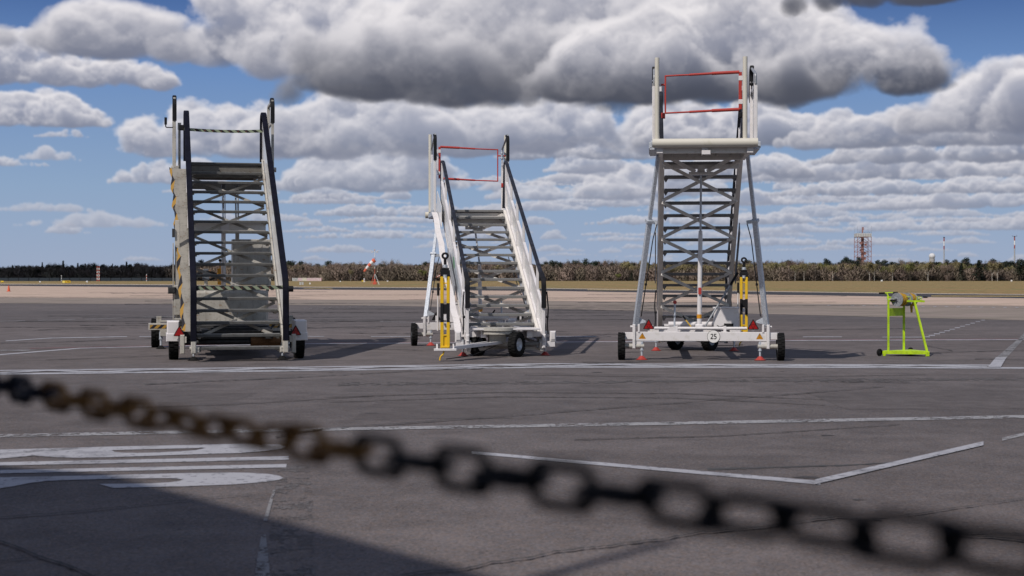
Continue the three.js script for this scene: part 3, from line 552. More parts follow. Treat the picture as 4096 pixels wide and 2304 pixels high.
function jack(parent, x, z, top, footMat, r = 0.03) {
  const j = part(parent, 'jack', [cyl(V(x, top * 0.5, z), V(x, top, z), r), cyl(V(x, 0.06, z), V(x, top * 0.55, z), r * 0.62), cyl(V(x, top * 0.48, z), V(x, top * 0.52, z), r * 1.15)], M.zinc);
  part(j, 'foot', [lathe([[0.001, 0.075], [0.02, 0.073], [0.05, 0.05], [0.075, 0.016], [0.1, 0.013], [0.1, 0.002], [0.001, 0.002]], 18).translate(x, 0, z)], footMat);
  return j;
}
// ---------------------------------------------------------------- stairs that drive themselves, at the left
{
  const g = thing('motor_stairs', 'older grimy aircraft stairs with navy handrails and hazard tape, the leftmost stairs', 'stairs', -4.64, 0, -26.0, 13.3 * Math.PI / 180, 'aircraft boarding stairs');
  const h0 = 0.25, r = 0.207, d = 0.305, n = 17, W = 1.42, top = h0 + r * n, zt = -d * n, S = r / d, ang = Math.atan2(r, d);
  const Y = (z, up = 0) => h0 - z * S + up;              // height above the ground of the line of the treads
  const [tb, tt] = treadGeos(W, 0.24, 0.042, 0.021), bracket1 = ready([box(0.05, 0.06, 0.1, 0, -0.05, -0.08), cyl(V(-0.07, -0.03, -0.06), V(0.07, -0.03, -0.06), 0.026)]);
  for (let k = 0; k < n; k++) { const t = part(g, 'tread', tb, M.tread); t.position.set(0, h0 + r * k, -d * k); part(t, 'grip', tt, M.treadTop); for (const e of [-1, 1]) part(t, 'bracket', bracket1, M.oldAlu).position.x = e * (W / 2 - 0.04); }
  for (const s of [-1, 1]) {
    part(g, 'stringer', [beam(V(s * 0.75, Y(0.02, -0.05), 0.02), V(s * 0.75, Y(zt - 0.1, -0.05), zt - 0.1), 0.035, 0.17), beam(V(s * 0.74, Y(0, 0.075), 0), V(s * 0.74, Y(zt, 0.075), zt), 0.03, 0.03)], M.wornWhite);
    part(g, 'side_panel', [sidePlate([[0.0, Y(0, 0.06)], [0.0, Y(0, 0.9)], [zt, Y(zt, 0.9)], [zt - 0.42, top + 0.9], [zt - 0.42, top + 0.04], [zt, Y(zt, 0.06)]], 0.012, s * 0.775)], M.panel);
    part(g, 'side_band', [beam(V(s * 0.772, Y(0.02, 0.93), 0.02), V(s * 0.772, Y(zt, 0.93), zt), 0.03, 0.13), beam(V(s * 0.772, Y(-0.03, 0.03), 0.0), V(s * 0.772, 1.2, 0.0), 0.03, 0.07)], M.white);
    for (const k of [3, 6.5, 10, 13.5]) part(g, 'post', [box(0.03, 0.86, 0.05, s * 0.79, Y(-d * k, 0.48), -d * k)], M.white);
    part(g, 'handrail', [strip([V(s * 0.775, 0.36, 0.05), V(s * 0.775, 1.34, 0.05), V(s * 0.775, top + 1.06, zt - 0.03), V(s * 0.775, top + 1.0, zt - 0.42), V(s * 0.775, top + 0.06, zt - 0.46)], 0.105, 0.05, 0.2)], M.navyRail);
    part(g, 'rail_foot', [box(0.085, 0.22, 0.075, s * 0.775, 0.255, 0.03, 0.012), box(0.12, 0.1, 0.12, s * 0.735, 0.2, -0.03, 0.015), cyl(V(s * 0.7, 0.23, 0), V(s * 0.84, 0.23, 0), 0.035)], M.wornWhite);
  }
  for (let k = 0; k < 6; k++) {                          // crossed flat bars under the treads
    const z0 = -d * (16.4 - 2.95 * k), z1 = -d * Math.max(1.6, 16.4 - 2.95 * (k + 1)), a = -0.2; if (z0 > -d * 3) break;
    part(g, 'brace', [beam(V(-0.7, Y(z0, a), z0), V(0.7, Y(z1, a), z1), 0.014, 0.05)], M.oldAlu);
    part(g, 'brace', [beam(V(0.7, Y(z0, a - 0.016), z0), V(-0.7, Y(z1, a), z1 + 0.016), 0.014, 0.05)], M.oldAlu);
  }
  // platform
  part(g, 'platform', [box(1.5, 0.05, 1.75, 0, top - 0.025, zt - 0.875), box(1.5, 0.03, 0.06, 0, top - 0.005, zt - 0.012)], M.tread);
  part(g, 'platform_beam', [box(1.5, 0.12, 0.06, 0, top - 0.12, zt - 0.06), box(1.5, 0.1, 0.05, 0, top - 0.24, zt - 0.16), box(1.46, 0.16, 0.06, 0, top - 0.16, zt - 1.7), box(0.08, 0.16, 1.7, -0.7, top - 0.14, zt - 0.9), box(0.08, 0.16, 1.7, 0.7, top - 0.14, zt - 0.9)], M.grime);
  part(g, 'lift_plate', [box(1.44, 0.15, 0.03, 0, top - 0.47, zt + 0.1), plate([[-0.42, 0], [0.4, 0], [0.28, -0.1], [-0.3, -0.1]], 0.025).translate(0, top - 0.54, zt + 0.1), bolt(-0.04, top - 0.6, zt + 0.13, 0.03, 0.05), bolt(0.18, top - 0.6, zt + 0.13, 0.018, 0.05)], M.grime);
  for (const s of [-1, 1]) {                             // sliding guards beside the aircraft door
    const x = s * 1.0, za = zt - 0.62, zb = zt - 1.75, gr = part(g, 'door_guard', [box(0.055, 0.95, 0.06, x, top + 0.45, za), box(0.06, 1.5, 0.07, x, top + 0.6, zb), box(0.05, 0.05, 1.1, x, top + 1.36, (za + zb) / 2), box(0.05, 0.06, 1.1, x, top + 0.92, (za + zb) / 2), box(0.05, 0.06, 1.1, x, top - 0.02, (za + zb) / 2)], M.wornWhite);
    part(gr, 'guard_panel', [box(0.014, 0.86, 1.02, x + s * 0.006, top + 0.46, (za + zb) / 2)], M.panel);
    part(gr, 'guard_rubber', [strip([V(x, top + 0.9, za + 0.01), V(x, top + 1.3, za + 0.01), V(x, top + 1.41, za - 0.16)], 0.085, 0.075, 0.1)], M.black);
    part(gr, 'guard_cap', [beam(V(x, top + 1.395, za - 0.12), V(x, top + 1.4, za - 0.5), 0.06, 0.06)], M.alu);
    part(gr, 'slide_rail', [box(0.12, 0.2, 0.22, x - s * 0.03, top - 0.13, za - 0.02, 0.01), box(0.22, 0.08, 1.4, x - s * 0.12, top - 0.19, za - 0.55), cyl(V(x + s * 0.07, top - 0.08, za + 0.04), V(x - s * 0.06, top - 0.08, za + 0.04), 0.05)], M.oldAlu);
    part(gr, 'guard_arm', [box(0.05, 0.85, 0.05, x - s * 0.1, top + 0.33, za - 0.1), box(0.07, 0.14, 0.06, x - s * 0.1, top + 0.8, za - 0.1)], M.oldAlu);
    part(gr, 'crank', s < 0 ? [tube([V(x, top + 0.84, zb + 0.3), V(x - 0.17, top + 0.84, zb + 0.3), V(x - 0.17, top + 1.04, zb + 0.3)], 0.012, 0.03), cyl(V(x - 0.17, top + 0.9, zb + 0.3), V(x - 0.17, top + 1.05, zb + 0.3), 0.028)] : [box(0.12, 0.04, 0.05, x - 0.1, top + 1.05, zb + 0.1), box(0.04, 0.14, 0.04, x - 0.12, top + 0.98, zb + 0.1)], M.black);
  }
  printed(g, 'stop_tape', tape(V(-0.9, top + 0.7, zt - 0.2), V(0.78, top + 0.69, zt - 0.2), 0.03, 0.06), M_STOP, 'striped stop tape slung between the upper handrails');
  printed(g, 'stop_tape', tape(V(-0.74, 1.255, -0.02), V(0.83, 1.27, -0.02), 0.008, 0.062), M_STOP, 'striped stop tape across the foot of the stairs');
  for (const q of [box(0.1, 0.11, 0.08, -0.87, top + 0.72, zt - 0.2, 0.015), box(0.06, 0.09, 0.05, -0.73, 1.255, -0.02, 0.012), cyl(V(0.82, 1.24, 0.04), V(0.9, 1.24, 0.04), 0.05)]) part(g, 'tape_reel', [q], M.black);
  // striped edge and cover along the left stringer
  {
    const rr = rng(12), N = 26, pos = [], uv = [], idx = [], q = [];
    for (let i = 0; i <= N; i++) { const z = lerp(-0.35, zt + 0.25, i / N), w = 0.028 * Math.sin(i * 1.9) + 0.02 * (rr() - 0.5), x0 = lerp(-0.915, -1.055, i / N); q.push([x0 + w * 0.5, Y(z, 0.02), z, w]); }
    q.forEach(([x, y, z, w], i) => { for (const [a, b] of [[0.02, 0], [-0.045, 0.03]]) { pos.push(x + a + w * 0.3, y + b, z); uv.push(i / N * 2.3, a > 0 ? 1 : 0); } });
    for (let i = 0; i < N; i++) { const a = i * 2; idx.push(a, a + 1, a + 2, a + 1, a + 3, a + 2); }
    const e = new THREE.BufferGeometry(); e.setAttribute('position', new THREE.Float32BufferAttribute(pos, 3)); e.setAttribute('uv', new THREE.Float32BufferAttribute(uv, 2)); e.setIndex(idx); e.computeVertexNormals();
    printed(g, 'hazard_edge', e, new THREE.MeshStandardMaterial({ map: hazardTex, roughness: 0.6, side: THREE.DoubleSide }), 'wavy yellow and black striped rubber edge');
    const cov = [];
    for (let i = 0; i < N; i++) { const [x, y, z] = q[i], [x2, y2, z2] = q[i + 1]; cov.push(beam(V((x - 0.79) / 2, y - 0.002, z), V((x2 - 0.79) / 2, y2 - 0.002, z2), Math.abs(x + 0.79) + 0.03, 0.01, 0.001)); }
    part(g, 'side_cover', cov, std(0.27, 0.26, 0.24, 0.7, { map: scaled(wornTex, 0.9) }), 'stained beige cover plate along the left stringer');
    const riv = []; for (let i = 1; i < 22; i++) { const z = lerp(-0.4, zt + 0.3, i / 22); riv.push(new THREE.SphereGeometry(0.009, 6, 4).translate(-0.81, Y(z, 0.03), z)); }
    part(g, 'rivets', riv, M.oldAlu).userData.kind = 'stuff';
  }
  part(g, 'side_mast', [box(0.085, 2.0, 0.06, -1.0, 1.5, -2.55, 0.006), box(0.02, 1.55, 0.03, -1.075, 1.3, -2.5), box(0.12, 0.55, 0.05, -1.0, 1.02, -2.47, 0.008), box(0.16, 0.05, 0.14, -0.98, 0.66, -2.4)], M.wornWhite);
  part(g, 'mast_hinge', [box(0.05, 0.16, 0.05, -1.07, 2.26, -2.5, 0.01)], M.darkSteel); part(g, 'mast_lamp', [box(0.14, 0.12, 0.1, -1.1, 1.2, -2.42, 0.02)], M.darkSteel); part(g, 'hand_lever', [new THREE.SphereGeometry(0.04, 12, 10).translate(-0.9, 0.98, -2.2), cyl(V(-0.9, 0.6, -2.2), V(-0.9, 0.96, -2.2), 0.016), box(0.3, 0.12, 0.2, -0.92, 0.6, -2.2, 0.02)], M.darkSteel);
  // lift frame and drive unit behind the treads
  part(g, 'lift_beam', [box(1.5, 0.13, 0.08, 0, 2.44, -4.35), box(1.5, 0.02, 0.14, 0, 2.505, -4.35), box(1.5, 0.02, 0.14, 0, 2.375, -4.35)], M.latticeGrey);
  part(g, 'lift_column', [cyl(V(-0.07, 1.1, -4.5), V(-0.07, 2.4, -4.5), 0.045), box(0.16, 0.18, 0.04, -0.05, 2.44, -4.29)], M.white);
  part(g, 'lift_column', [box(0.075, 1.3, 0.075, 0.2, 1.75, -4.5)], M.wornWhite);
  part(g, 'lift_rod', [cyl(V(-0.07, 2.4, -4.5), V(-0.07, 3.35, -4.8), 0.024), cyl(V(-0.03, 2.4, -4.5), V(-0.03, 3.35, -4.8), 0.01)], M.chrome);
  part(g, 'lift_rod', [cyl(V(0.18, 2.4, -4.5), V(0.18, 3.35, -4.8), 0.016), cyl(V(0.225, 2.4, -4.5), V(0.225, 3.35, -4.8), 0.016)], M.alu);
  part(g, 'engine_cover', [box(1.5, 0.64, 1.75, 0.02, 0.86, -4.75, 0.05), box(1.53, 0.04, 1.8, 0.02, 0.52, -4.75, 0.01), box(1.3, 0.05, 0.7, 0.02, 1.2, -5.1, 0.02)], M.wornWhite);
  const cab = part(g, 'cabinet', [box(0.76, 0.92, 0.5, 0.5, 1.75, -5.0, 0.012), box(0.012, 0.86, 0.012, 0.42, 1.75, -4.745), box(0.012, 0.86, 0.012, 0.7, 1.75, -4.745), box(0.05, 0.9, 0.05, 0.86, 1.72, -4.76)], M.wornWhite);
  for (const x of [0.55, 0.65, 0.82]) part(cab, 'cabinet_leg', [box(0.06, 0.14, 0.05, x, 1.23, -4.85)], M.darkSteel);
  const sw = part(g, 'steering_wheel', [new THREE.TorusGeometry(0.2, 0.022, 8, 24).rotateX(1.15).translate(-0.42, 1.47, -4.3), box(0.36, 0.03, 0.05, -0.42, 1.47, -4.3, 0.01)], M.black);
  part(sw, 'steering_head', [box(0.1, 0.22, 0.1, -0.42, 1.5, -4.3, 0.012), box(0.13, 0.06, 0.12, -0.42, 1.42, -4.3, 0.01)], M.bluegrey);
  part(sw, 'steering_column', [cyl(V(-0.42, 1.15, -4.32), V(-0.42, 1.42, -4.3), 0.035), cyl(V(-0.42, 1.15, -4.32), V(-0.42, 1.18, -4.32), 0.06)], M.wornWhite);
  for (const x of [-0.5, -0.34]) part(sw, 'lever_knob', [new THREE.SphereGeometry(0.032, 10, 8).translate(x, 1.55, -4.28)], M.rust);
  part(g, 'amber_box', [box(0.075, 0.24, 0.08, -0.16, 1.5, -4.42, 0.01), box(0.07, 0.07, 0.08, -0.155, 1.33, -4.42, 0.01), cyl(V(-0.14, 1.62, -4.44), V(-0.14, 1.78, -4.44), 0.012)], M.amber);
  part(g, 'beacon_knob', [new THREE.SphereGeometry(0.03, 10, 8).translate(-0.14, 1.78, -4.44)], M.black);
  // chassis
  part(g, 'chassis', [box(0.12, 0.16, 5.5, -0.55, 0.44, -3.4), box(0.12, 0.16, 5.5, 0.55, 0.44, -3.4), box(2.0, 0.14, 0.14, 0, 0.42, -1.0), box(2.6, 0.14, 0.14, 0, 0.36, -5.95), box(1.4, 0.2, 1.2, 0, 0.42, -2.6), box(1.3, 0.1, 3.4, 0, 0.5, -3.9)], M.darkSteel);
  part(g, 'silencer', [cyl(V(0.3, 0.3, -0.95), V(0.82, 0.3, -0.95), 0.085), cyl(V(0.24, 0.3, -0.95), V(0.34, 0.3, -0.95), 0.1)], M.rust);
  part(g, 'axle_cover', [cyl(V(-0.9, 0.3, -0.98), V(0.9, 0.3, -0.98), 0.05), box(0.5, 0.05, 0.2, 0, 0.27, -1.2)], M.darkSteel);
  for (const s of [-1, 1]) {
    wheel(g, s * 1.09, -0.98, 0.3, 0.17, s); wheel(g, s * 1.39, -5.95, 0.3, 0.17, s);
    part(g, 'mudguard', [box(0.21, 0.36, 0.62, s * 1.1, 0.5, -0.98, 0.018), box(0.235, 0.14, 0.64, s * 1.1, 0.395, -0.98, 0.01)], M.white);
    part(g, 'bumper', [box(0.075, 0.33, 0.06, s * 0.95, 0.285, -0.42, 0.012), box(0.1, 0.1, 0.6, s * 0.93, 0.36, -0.7)], M.wornWhite);
    reflector(g, s * 1.0, 0.42, -0.6, 0.2, 1, s > 0);
    part(g, 'outrigger', [box(0.75, 0.14, 0.1, s * 1.15, 0.45, -5.2, 0.008), box(0.1, 0.16, 0.08, s * 1.32, 0.58, -5.2), box(0.5, 0.04, 0.1, s * 1.05, 0.56, -5.2), box(0.4, 0.12, 0.16, s * 1.1, 0.32, -5.2)], M.wornWhite);
    const hz = new THREE.PlaneGeometry(0.62, 0.075); for (let i = 0; i < 4; i++) hz.attributes.uv.setX(i, hz.attributes.uv.getX(i) * 1.05); hz.translate(s * 1.19, 0.45, -5.146);
    printed(g, 'hazard_plate', hz, M_HAZARD, 'yellow and black striped plate on the outrigger');
    jack(g, s * 1.28, -5.2, 0.4, M.rubber, 0.035); jack(g, s * 0.76, -0.5, 0.3, M.rubber, 0.028);
  }
}
// ---------------------------------------------------------------- towed stairs of adjustable height, the middle and the right ones
function towedStairs(o) {
  const g = thing('towed_stairs', o.label, 'stairs', o.x, 0, o.z, o.turn, 'aircraft boarding stairs');
  const { r, d, frontZ, steerZ, jackZ } = o, h0 = 0.25, n = 16, W = 1.25, top = h0 + r * n, zt = -d * n, S = r / d;
  const Y = (z, up = 0) => h0 - z * S + up;
  const [tb, tt] = treadGeos(W, 0.25, 0.042, 0.026), bracket2 = ready([plate([[-0.05, 0], [0.05, 0], [0, -0.08]], 0.03).translate(0, -0.035, -0.06), cyl(V(-0.045, -0.03, -0.05), V(0.045, -0.03, -0.05), 0.02)]);
  for (let k = 0; k < n; k++) { const t = part(g, 'tread', tb, M.tread2); t.position.set(0, h0 + r * k, -d * k); part(t, 'grip', tt, M.alu); for (const e of [-1, 1]) part(t, 'bracket', bracket2, M.alu).position.x = e * (W / 2 - 0.025); }
  for (const s of [-1, 1]) {
    part(g, 'stringer', [beam(V(s * 0.655, Y(0.0, -0.07), 0.0), V(s * 0.655, Y(zt, -0.07), zt), 0.05, 0.15), beam(V(s * 0.675, Y(0, -0.15), 0), V(s * 0.675, Y(zt, -0.15), zt), 0.075, 0.03)], M.latticeGrey);
    part(g, 'side_rail', [beam(V(s * 0.7, Y(0.06, 0.03), 0.06), V(s * 0.7, Y(zt, 0.03), zt), 0.045, 0.09)], M.white);
    part(g, 'side_panel', [sidePlate([[-0.05, Y(-0.05, 0.06)], [-0.05, Y(-0.05, 0.5)], [zt, Y(zt, 0.5)], [zt, Y(zt, 0.06)]], 0.012, s * 0.715)], M.panel);
    part(g, 'mid_rail', [beam(V(s * 0.705, Y(-0.02, 0.55), -0.02), V(s * 0.705, Y(zt - 0.05, 0.55), zt - 0.05), 0.05, 0.11)], M.white);
    for (const k of [2.2, 5, 7.8, 10.6, 13.4, 16.1]) part(g, 'post', [box(0.045, 1.0, 0.075, s * 0.7, Y(-d * k, 0.55), -d * k, 0.006)], M.white);
    part(g, 'end_post', [box(0.055, 0.98, 0.07, s * 0.7, 0.76, 0.0, 0.006), box(0.075, 0.26, 0.085, s * 0.7, 0.27, 0.02, 0.02)], M.white);
    part(g, 'handrail', [strip([V(s * 0.7, 1.36, 0.0), V(s * 0.69, Y(zt + 0.1, o.railTop + 0.02), zt + 0.1), V(s * 0.7, top + o.railTop, zt - 0.22), V(s * 0.68, top + 0.05, zt - 0.28)], 0.07, 0.055, 0.12)], M.slateRail);
    part(g, 'handrail_end', [strip([V(s * 0.7, 0.88, 0.035), V(s * 0.7, 1.385, 0.035), V(s * 0.7, Y(-0.28, 1.13), -0.28)], 0.085, 0.065, 0.13)], M.black);
    part(g, 'cord', [tube([V(s * 0.76, 1.18, 0.0), V(s * 0.785, 0.86, 0.03), V(s * 0.765, 0.6, 0.02), V(s * 0.78, 0.4, 0.03)], 0.013, 0.06), new THREE.SphereGeometry(0.028, 8, 6).translate(s * 0.765, 0.72, 0.03)], M.black);
    part(g, 'side_lamp', [box(0.11, 0.2, 0.08, s * 0.87, 0.36, 0.0, 0.015), box(0.075, 0.14, 0.02, s * 0.87, 0.37, 0.045, 0.008), box(0.14, 0.1, 0.06, s * 0.84, 0.22, 0)], M.white);
    part(g, 'conveyor_cover', [beam(V(s * 0.775, Y(-d * 5, 0.1), -d * 5), V(s * 0.775, Y(-d * 9.5, 0.1), -d * 9.5), 0.02, 0.22)], M.alu);
  }
  for (let k = 0; k < 6; k++) {
    const z0 = -d * (16 - 3 * k), z1 = -d * Math.max(0.4, 16 - 3 * (k + 1)), a = -0.2; if (z0 > -d) break;
    part(g, 'brace', [beam(V(-0.66, Y(z0, a), z0), V(0.66, Y(z1, a), z1), 0.03, 0.055)], M.latticeGrey);
    part(g, 'brace', [beam(V(0.66, Y(z0, a - 0.032), z0), V(-0.66, Y(z1, a), z1 + 0.034), 0.03, 0.055)], M.latticeGrey);
  }
  // platform
  const zf = zt - 1.75, P = top, L = o.lift ?? 0;
  part(g, 'platform', [box(1.42, 0.05, 1.7, 0, P - 0.025, zt - 0.85), box(1.3, 0.04, 0.05, 0, P - 0.03, zt + 0.01)], M.tread2);
  part(g, 'platform_beam', [box(1.3, 0.13, 0.05, 0, P - 0.13, zt - 0.05), box(1.5, 0.14, 0.06, 0, P - 0.14, zf + 0.1), box(0.07, 0.14, 1.6, -0.7, P - 0.13, zt - 0.85), box(0.07, 0.14, 1.6, 0.7, P - 0.13, zt - 0.85), box(1.3, 0.06, 0.05, 0, P - 0.2, zt - 0.5), box(1.3, 0.12, 0.06, 0, P - 0.27, zt + 0.15)], M.latticeGrey);
  part(g, 'platform_ribs', [-0.5, -0.25, 0, 0.25, 0.5].map((x) => box(0.03, 0.08, 1.55, x, P - 0.09, zt - 0.85)), M.oldAlu);
  part(g, 'buffer_tube', [cyl(V(-o.buffer, P - 0.05, zf), V(o.buffer, P - 0.05, zf), 0.072, 0.072, 24)], M.cream);
  part(g, 'buffer_bracket', [-0.72, 0, 0.72].map((x) => box(0.1, 0.14, 0.2, x, P - 0.14, zf + 0.12)).concat([box(0.14, 0.07, 0.1, -0.02, P - 0.2, zf + 0.05)]), M.white);
  for (const s of [-1, 1]) {
    part(g, 'buffer_post', [cyl(V(s > 0 ? o.postR : -o.postL, P + 0.02, zf + 0.04), V(s > 0 ? o.postR : -o.postL, P + 1.33 + L * 1.15, zf + 0.04), 0.038, 0.038, 18)], M.cream);
    const gd = part(g, 'side_guard', [box(0.05, 1.12 + L, 0.06, s * 0.81, P + 0.5 + L / 2, zt - 0.62, 0.006), box(0.05, 0.9 + L, 0.05, s * 0.81, P + 0.47 + L / 2, zf + 0.12), box(0.045, 0.05, 0.95, s * 0.81, P + 0.86 + L * 0.6, zt - 1.1), box(0.045, 0.04, 0.95, s * 0.81, P + 0.02, zt - 1.1)], M.white);
    part(gd, 'guard_panel', [sidePlate([[zt - 0.64, P + 0.02], [zt - 0.64, P + 0.88 + L * 0.6], [zf + 0.1, P + 0.88 + L * 0.6], [zf + 0.1, P + 0.02]], 0.016, s * 0.835)], M.panel);
    part(gd, 'guard_loop', [tube([V(s * 0.81, P + 0.9 + L, zf + 0.1), V(s * 0.81, P + 1.06 + L, zf + 0.1), V(s * 0.81, P + 1.3 + L, zt - 0.62)], 0.022, 0.05)], M.alu);
    part(gd, 'guard_rubber', [strip([V(s * 0.81, P + 0.72 + L, zt - 0.6), V(s * 0.81, P + 1.24 + L, zt - 0.6), V(s * 0.81, P + 1.29 + L, zt - 0.78)], 0.07, 0.06, 0.09)], M.black);
    part(gd, 'slide_rail', [box(0.16, 0.05, 1.25, s * 0.8, P - 0.12, zt - 1.0), box(0.05, 0.1, 1.25, s * 0.87, P - 0.07, zt - 1.0), box(0.03, 0.18, 0.06, s * 0.85, P - 0.04, zt - 0.7), box(0.03, 0.18, 0.06, s * 0.85, P - 0.04, zt - 0.9), box(0.03, 0.18, 0.06, s * 0.85, P - 0.04, zt - 1.1)], M.zinc);
    part(gd, 'lock_knob', [new THREE.SphereGeometry(0.035, 12, 8).translate(s * 0.79, P + 0.98, zt - 1.0), cyl(V(s * 0.79, P + 0.8, zt - 1.0), V(s * 0.79, P + 0.96, zt - 1.0), 0.01)], M.black);
    part(g, 'push_button', [box(0.07, 0.1, 0.06, s * 0.655, P + 0.55, zt - 0.26, 0.018)], s > 0 ? M.red : M.black);
    if (!o.mark) part(g, 'side_fin', [sidePlate([[zt + 0.9, Y(zt + 0.9, 0.02)], [zt + 0.9, Y(zt + 0.9, 0.45)], [zt - 0.25, P + 0.42], [zt - 0.35, P - 0.2]], 0.012, s * 0.79)], M.panel);
  }
  // sliding red gate
  {
    const gate = new THREE.Group(); gate.name = 'gate'; g.add(gate); const z = zf + 0.16, y1 = P + 1.1 + L, y0 = P + 0.5 + L * 0.7, tl = 0.05, GR = o.gateEnd, GS = o.gateStart;
    for (const [y, lean] of [[y1, tl], [y0, tl]]) part(gate, 'gate_tube', [cyl(V(GS, y, z), V(GS + 0.44, y - lean * 0.35, z), 0.027), cyl(V(GS + 0.44, y - lean * 0.35, z), V(GS + 0.8, y - lean * 0.7, z), 0.02), cyl(V(GS + 0.8, y - lean * 0.7, z), V(GR, y - lean, z), 0.014)], M.red);
    part(gate, 'gate_end', [box(0.026, y1 - y0 + 0.02, 0.026, GR, (y1 + y0) / 2 - tl, z), cyl(V(GR, y1 - 0.14 - tl, z), V(GR + 0.07, y1 - 0.14 - tl, z), 0.016), cyl(V(GR + 0.13, y1 - 0.14 - tl, z), V(GR + 0.18, y1 - 0.14 - tl, z), 0.02)], M.red);
    part(gate, 'gate_sleeve', [cyl(V(GR + 0.07, y1 - 0.14 - tl, z), V(GR + 0.13, y1 - 0.14 - tl, z), 0.015)], M.white);
    part(gate, 'gate_hinge', [box(0.05, y1 - y0, 0.04, GS - 0.015, (y1 + y0) / 2, z)], M.red);
    part(gate, 'hinge_plate', [box(0.075, 0.075, 0.05, GS - 0.025, y1 - 0.1, z), box(0.075, 0.075, 0.05, GS - 0.025, y0 + 0.12, z), box(0.03, 0.5, 0.05, GS - 0.065, (y0 + y1) / 2 + 0.05, z)], M.white);
    part(gate, 'gate_catch', [new THREE.TorusGeometry(0.05, 0.008, 6, 14).rotateX(Math.PI / 2).translate(0.79, y1 - 0.12, z + 0.05), new THREE.TorusGeometry(0.05, 0.008, 6, 14).rotateX(Math.PI / 2).translate(0.79, y1 - 0.24, z + 0.05), cyl(V(0.79, y1 - 0.45, z + 0.05), V(0.79, y1 - 0.06, z + 0.05), 0.014)], M.zinc);
  }
  // supporting struts
  for (const s of [-1, 1]) {
    const a = V(s * 1.13, 0.6, frontZ), b = V(s * 0.74, P - 0.16, zt - 0.75), m = a.clone().lerp(b, 0.62);
    const st = part(g, 'strut', [beam(a, m, 0.078, 0.078, 0.008), beam(m.clone().lerp(a, 0.012), m.clone().lerp(b, 0.025), 0.12, 0.12)], M.zinc);
    part(st, 'strut_tube', [beam(m, b, 0.056, 0.056, 0.006)], M.zinc);
    part(st, 'latch', [beam(m.clone().add(V(-s * 0.02, 0, 0.02)), m.clone().add(V(-s * 0.14, -0.02, 0.02)), 0.05, 0.06), plate([[-0.02, 0.06], [0.13, -0.02], [0.13, -0.05], [-0.02, -0.08]], 0.05).rotateY(s > 0 ? Math.PI : 0).translate(a.x - s * 0.05, a.y + 0.1, a.z)], M.zinc);
    part(st, 'rod', [tube([m.clone().add(V(-s * 0.13, -0.04, 0.03)), m.clone().add(V(-s * 0.06, -0.3, 0.03)), a.clone().add(V(-s * 0.1, 0.16, 0.03))], 0.009, 0.06, 6), box(0.04, 0.04, 0.04, (m.x * 0.4 + a.x * 0.6) - s * 0.085, m.y * 0.4 + a.y * 0.6, frontZ + 0.01 + (m.z - a.z) * 0.4 + 0.03, 0.008)], M.darkSteel);
  }
  // lifting cylinder
  const cy = part(g, 'lift_cylinder', [cyl(V(0.02, 0.46, frontZ + 0.22), V(0.0, o.cylTop ?? 2.25, frontZ + 0.16), 0.042, 0.037, 20), cyl(V(0, (o.cylTop ?? 2.25) - 0.01, frontZ + 0.16), V(0, (o.cylTop ?? 2.25) + 0.05, frontZ + 0.16), 0.034), box(0.14, 0.2, 0.12, 0.02, 0.52, frontZ + 0.22, 0.02)], M.white);
  part(cy, 'piston_rod', [cyl(V(0, (o.cylTop ?? 2.25) + 0.04, frontZ + 0.16), V(0, P - 0.42, zt + 0.12), 0.019)], M.zinc);
  part(cy, 'rod_head', [box(0.42, 0.05, 0.09, 0, P - 0.41, zt + 0.12, 0.008), plate([[-0.07, 0], [0.07, 0], [0.05, 0.14], [-0.05, 0.14]], 0.04).translate(0, P - 0.4, zt + 0.12), beam(V(-0.1, P - 0.38, zt + 0.1), V(-0.62, P - 0.1, zt + 0.02), 0.05, 0.06), beam(V(0.1, P - 0.38, zt + 0.1), V(0.62, P - 0.1, zt + 0.02), 0.05, 0.06)], M.latticeGrey);
  if (o.mark) part(cy, 'mark', [box(0.055, 0.12, 0.01, 0.012, 1.2, frontZ + 0.18 - 0.044, 0.001)], M.red);
  part(cy, 'label_band', [cyl(V(0.018, 0.72, frontZ + 0.21), V(0.018, 0.79, frontZ + 0.21), 0.044, 0.044, 20)], M.amber);
  // undercarriage
  part(g, 'front_beam', [box(2.26, 0.16, 0.07, 0, 0.41, frontZ, 0.006)], M.white);
  for (const s of [-1, 1]) {
    const f = frontZ;
    part(g, 'axle_plate', [box(0.05, 0.42, 0.13, s * 1.155, 0.41, f, 0.006), box(0.035, 0.14, 0.1, s * 1.07, 0.55, f, 0.006), plate([[s * 1.18, 0.2], [s * 1.18, 0.36], [s * 0.98, 0.335], [s * 1.1, 0.2]].map((p) => p), 0.05).translate(0, 0, f), box(0.18, 0.12, 0.09, s * 1.25, 0.42, f + 0.02), cyl(V(s * 1.08, 0.58, f), V(s * 1.22, 0.58, f), 0.018)], M.white);
    part(g, 'axle_stub', [cyl(V(s * 1.05, 0.24, f), V(s * 1.34, 0.24, f), 0.045), cyl(V(s * 0.98, 0.24, f), V(s * 1.06, 0.24, f), 0.04)], M.oldAlu);
    wheel(g, s * 1.37, f, 0.24, 0.125, s, o.toe ?? 0);
    jack(g, s * 1.02, f, 0.34, M.redFoot); jack(g, s * 0.76, jackZ, 0.36, M.redFoot, 0.026);
    reflector(g, s * 0.9, 0.535, f - 0.02, 0.2, -1, true);
    part(g, 'chassis_beam', [beam(V(s * 0.42, 0.42, f + 0.04), V(s * 0.42, 0.42, steerZ + 0.15), 0.1, 0.14), box(0.45, 0.1, 0.12, s * 0.6, 0.4, jackZ), box(0.2, 0.12, 0.3, s * 0.62, 0.5, f + 0.5, 0.02)], M.white);
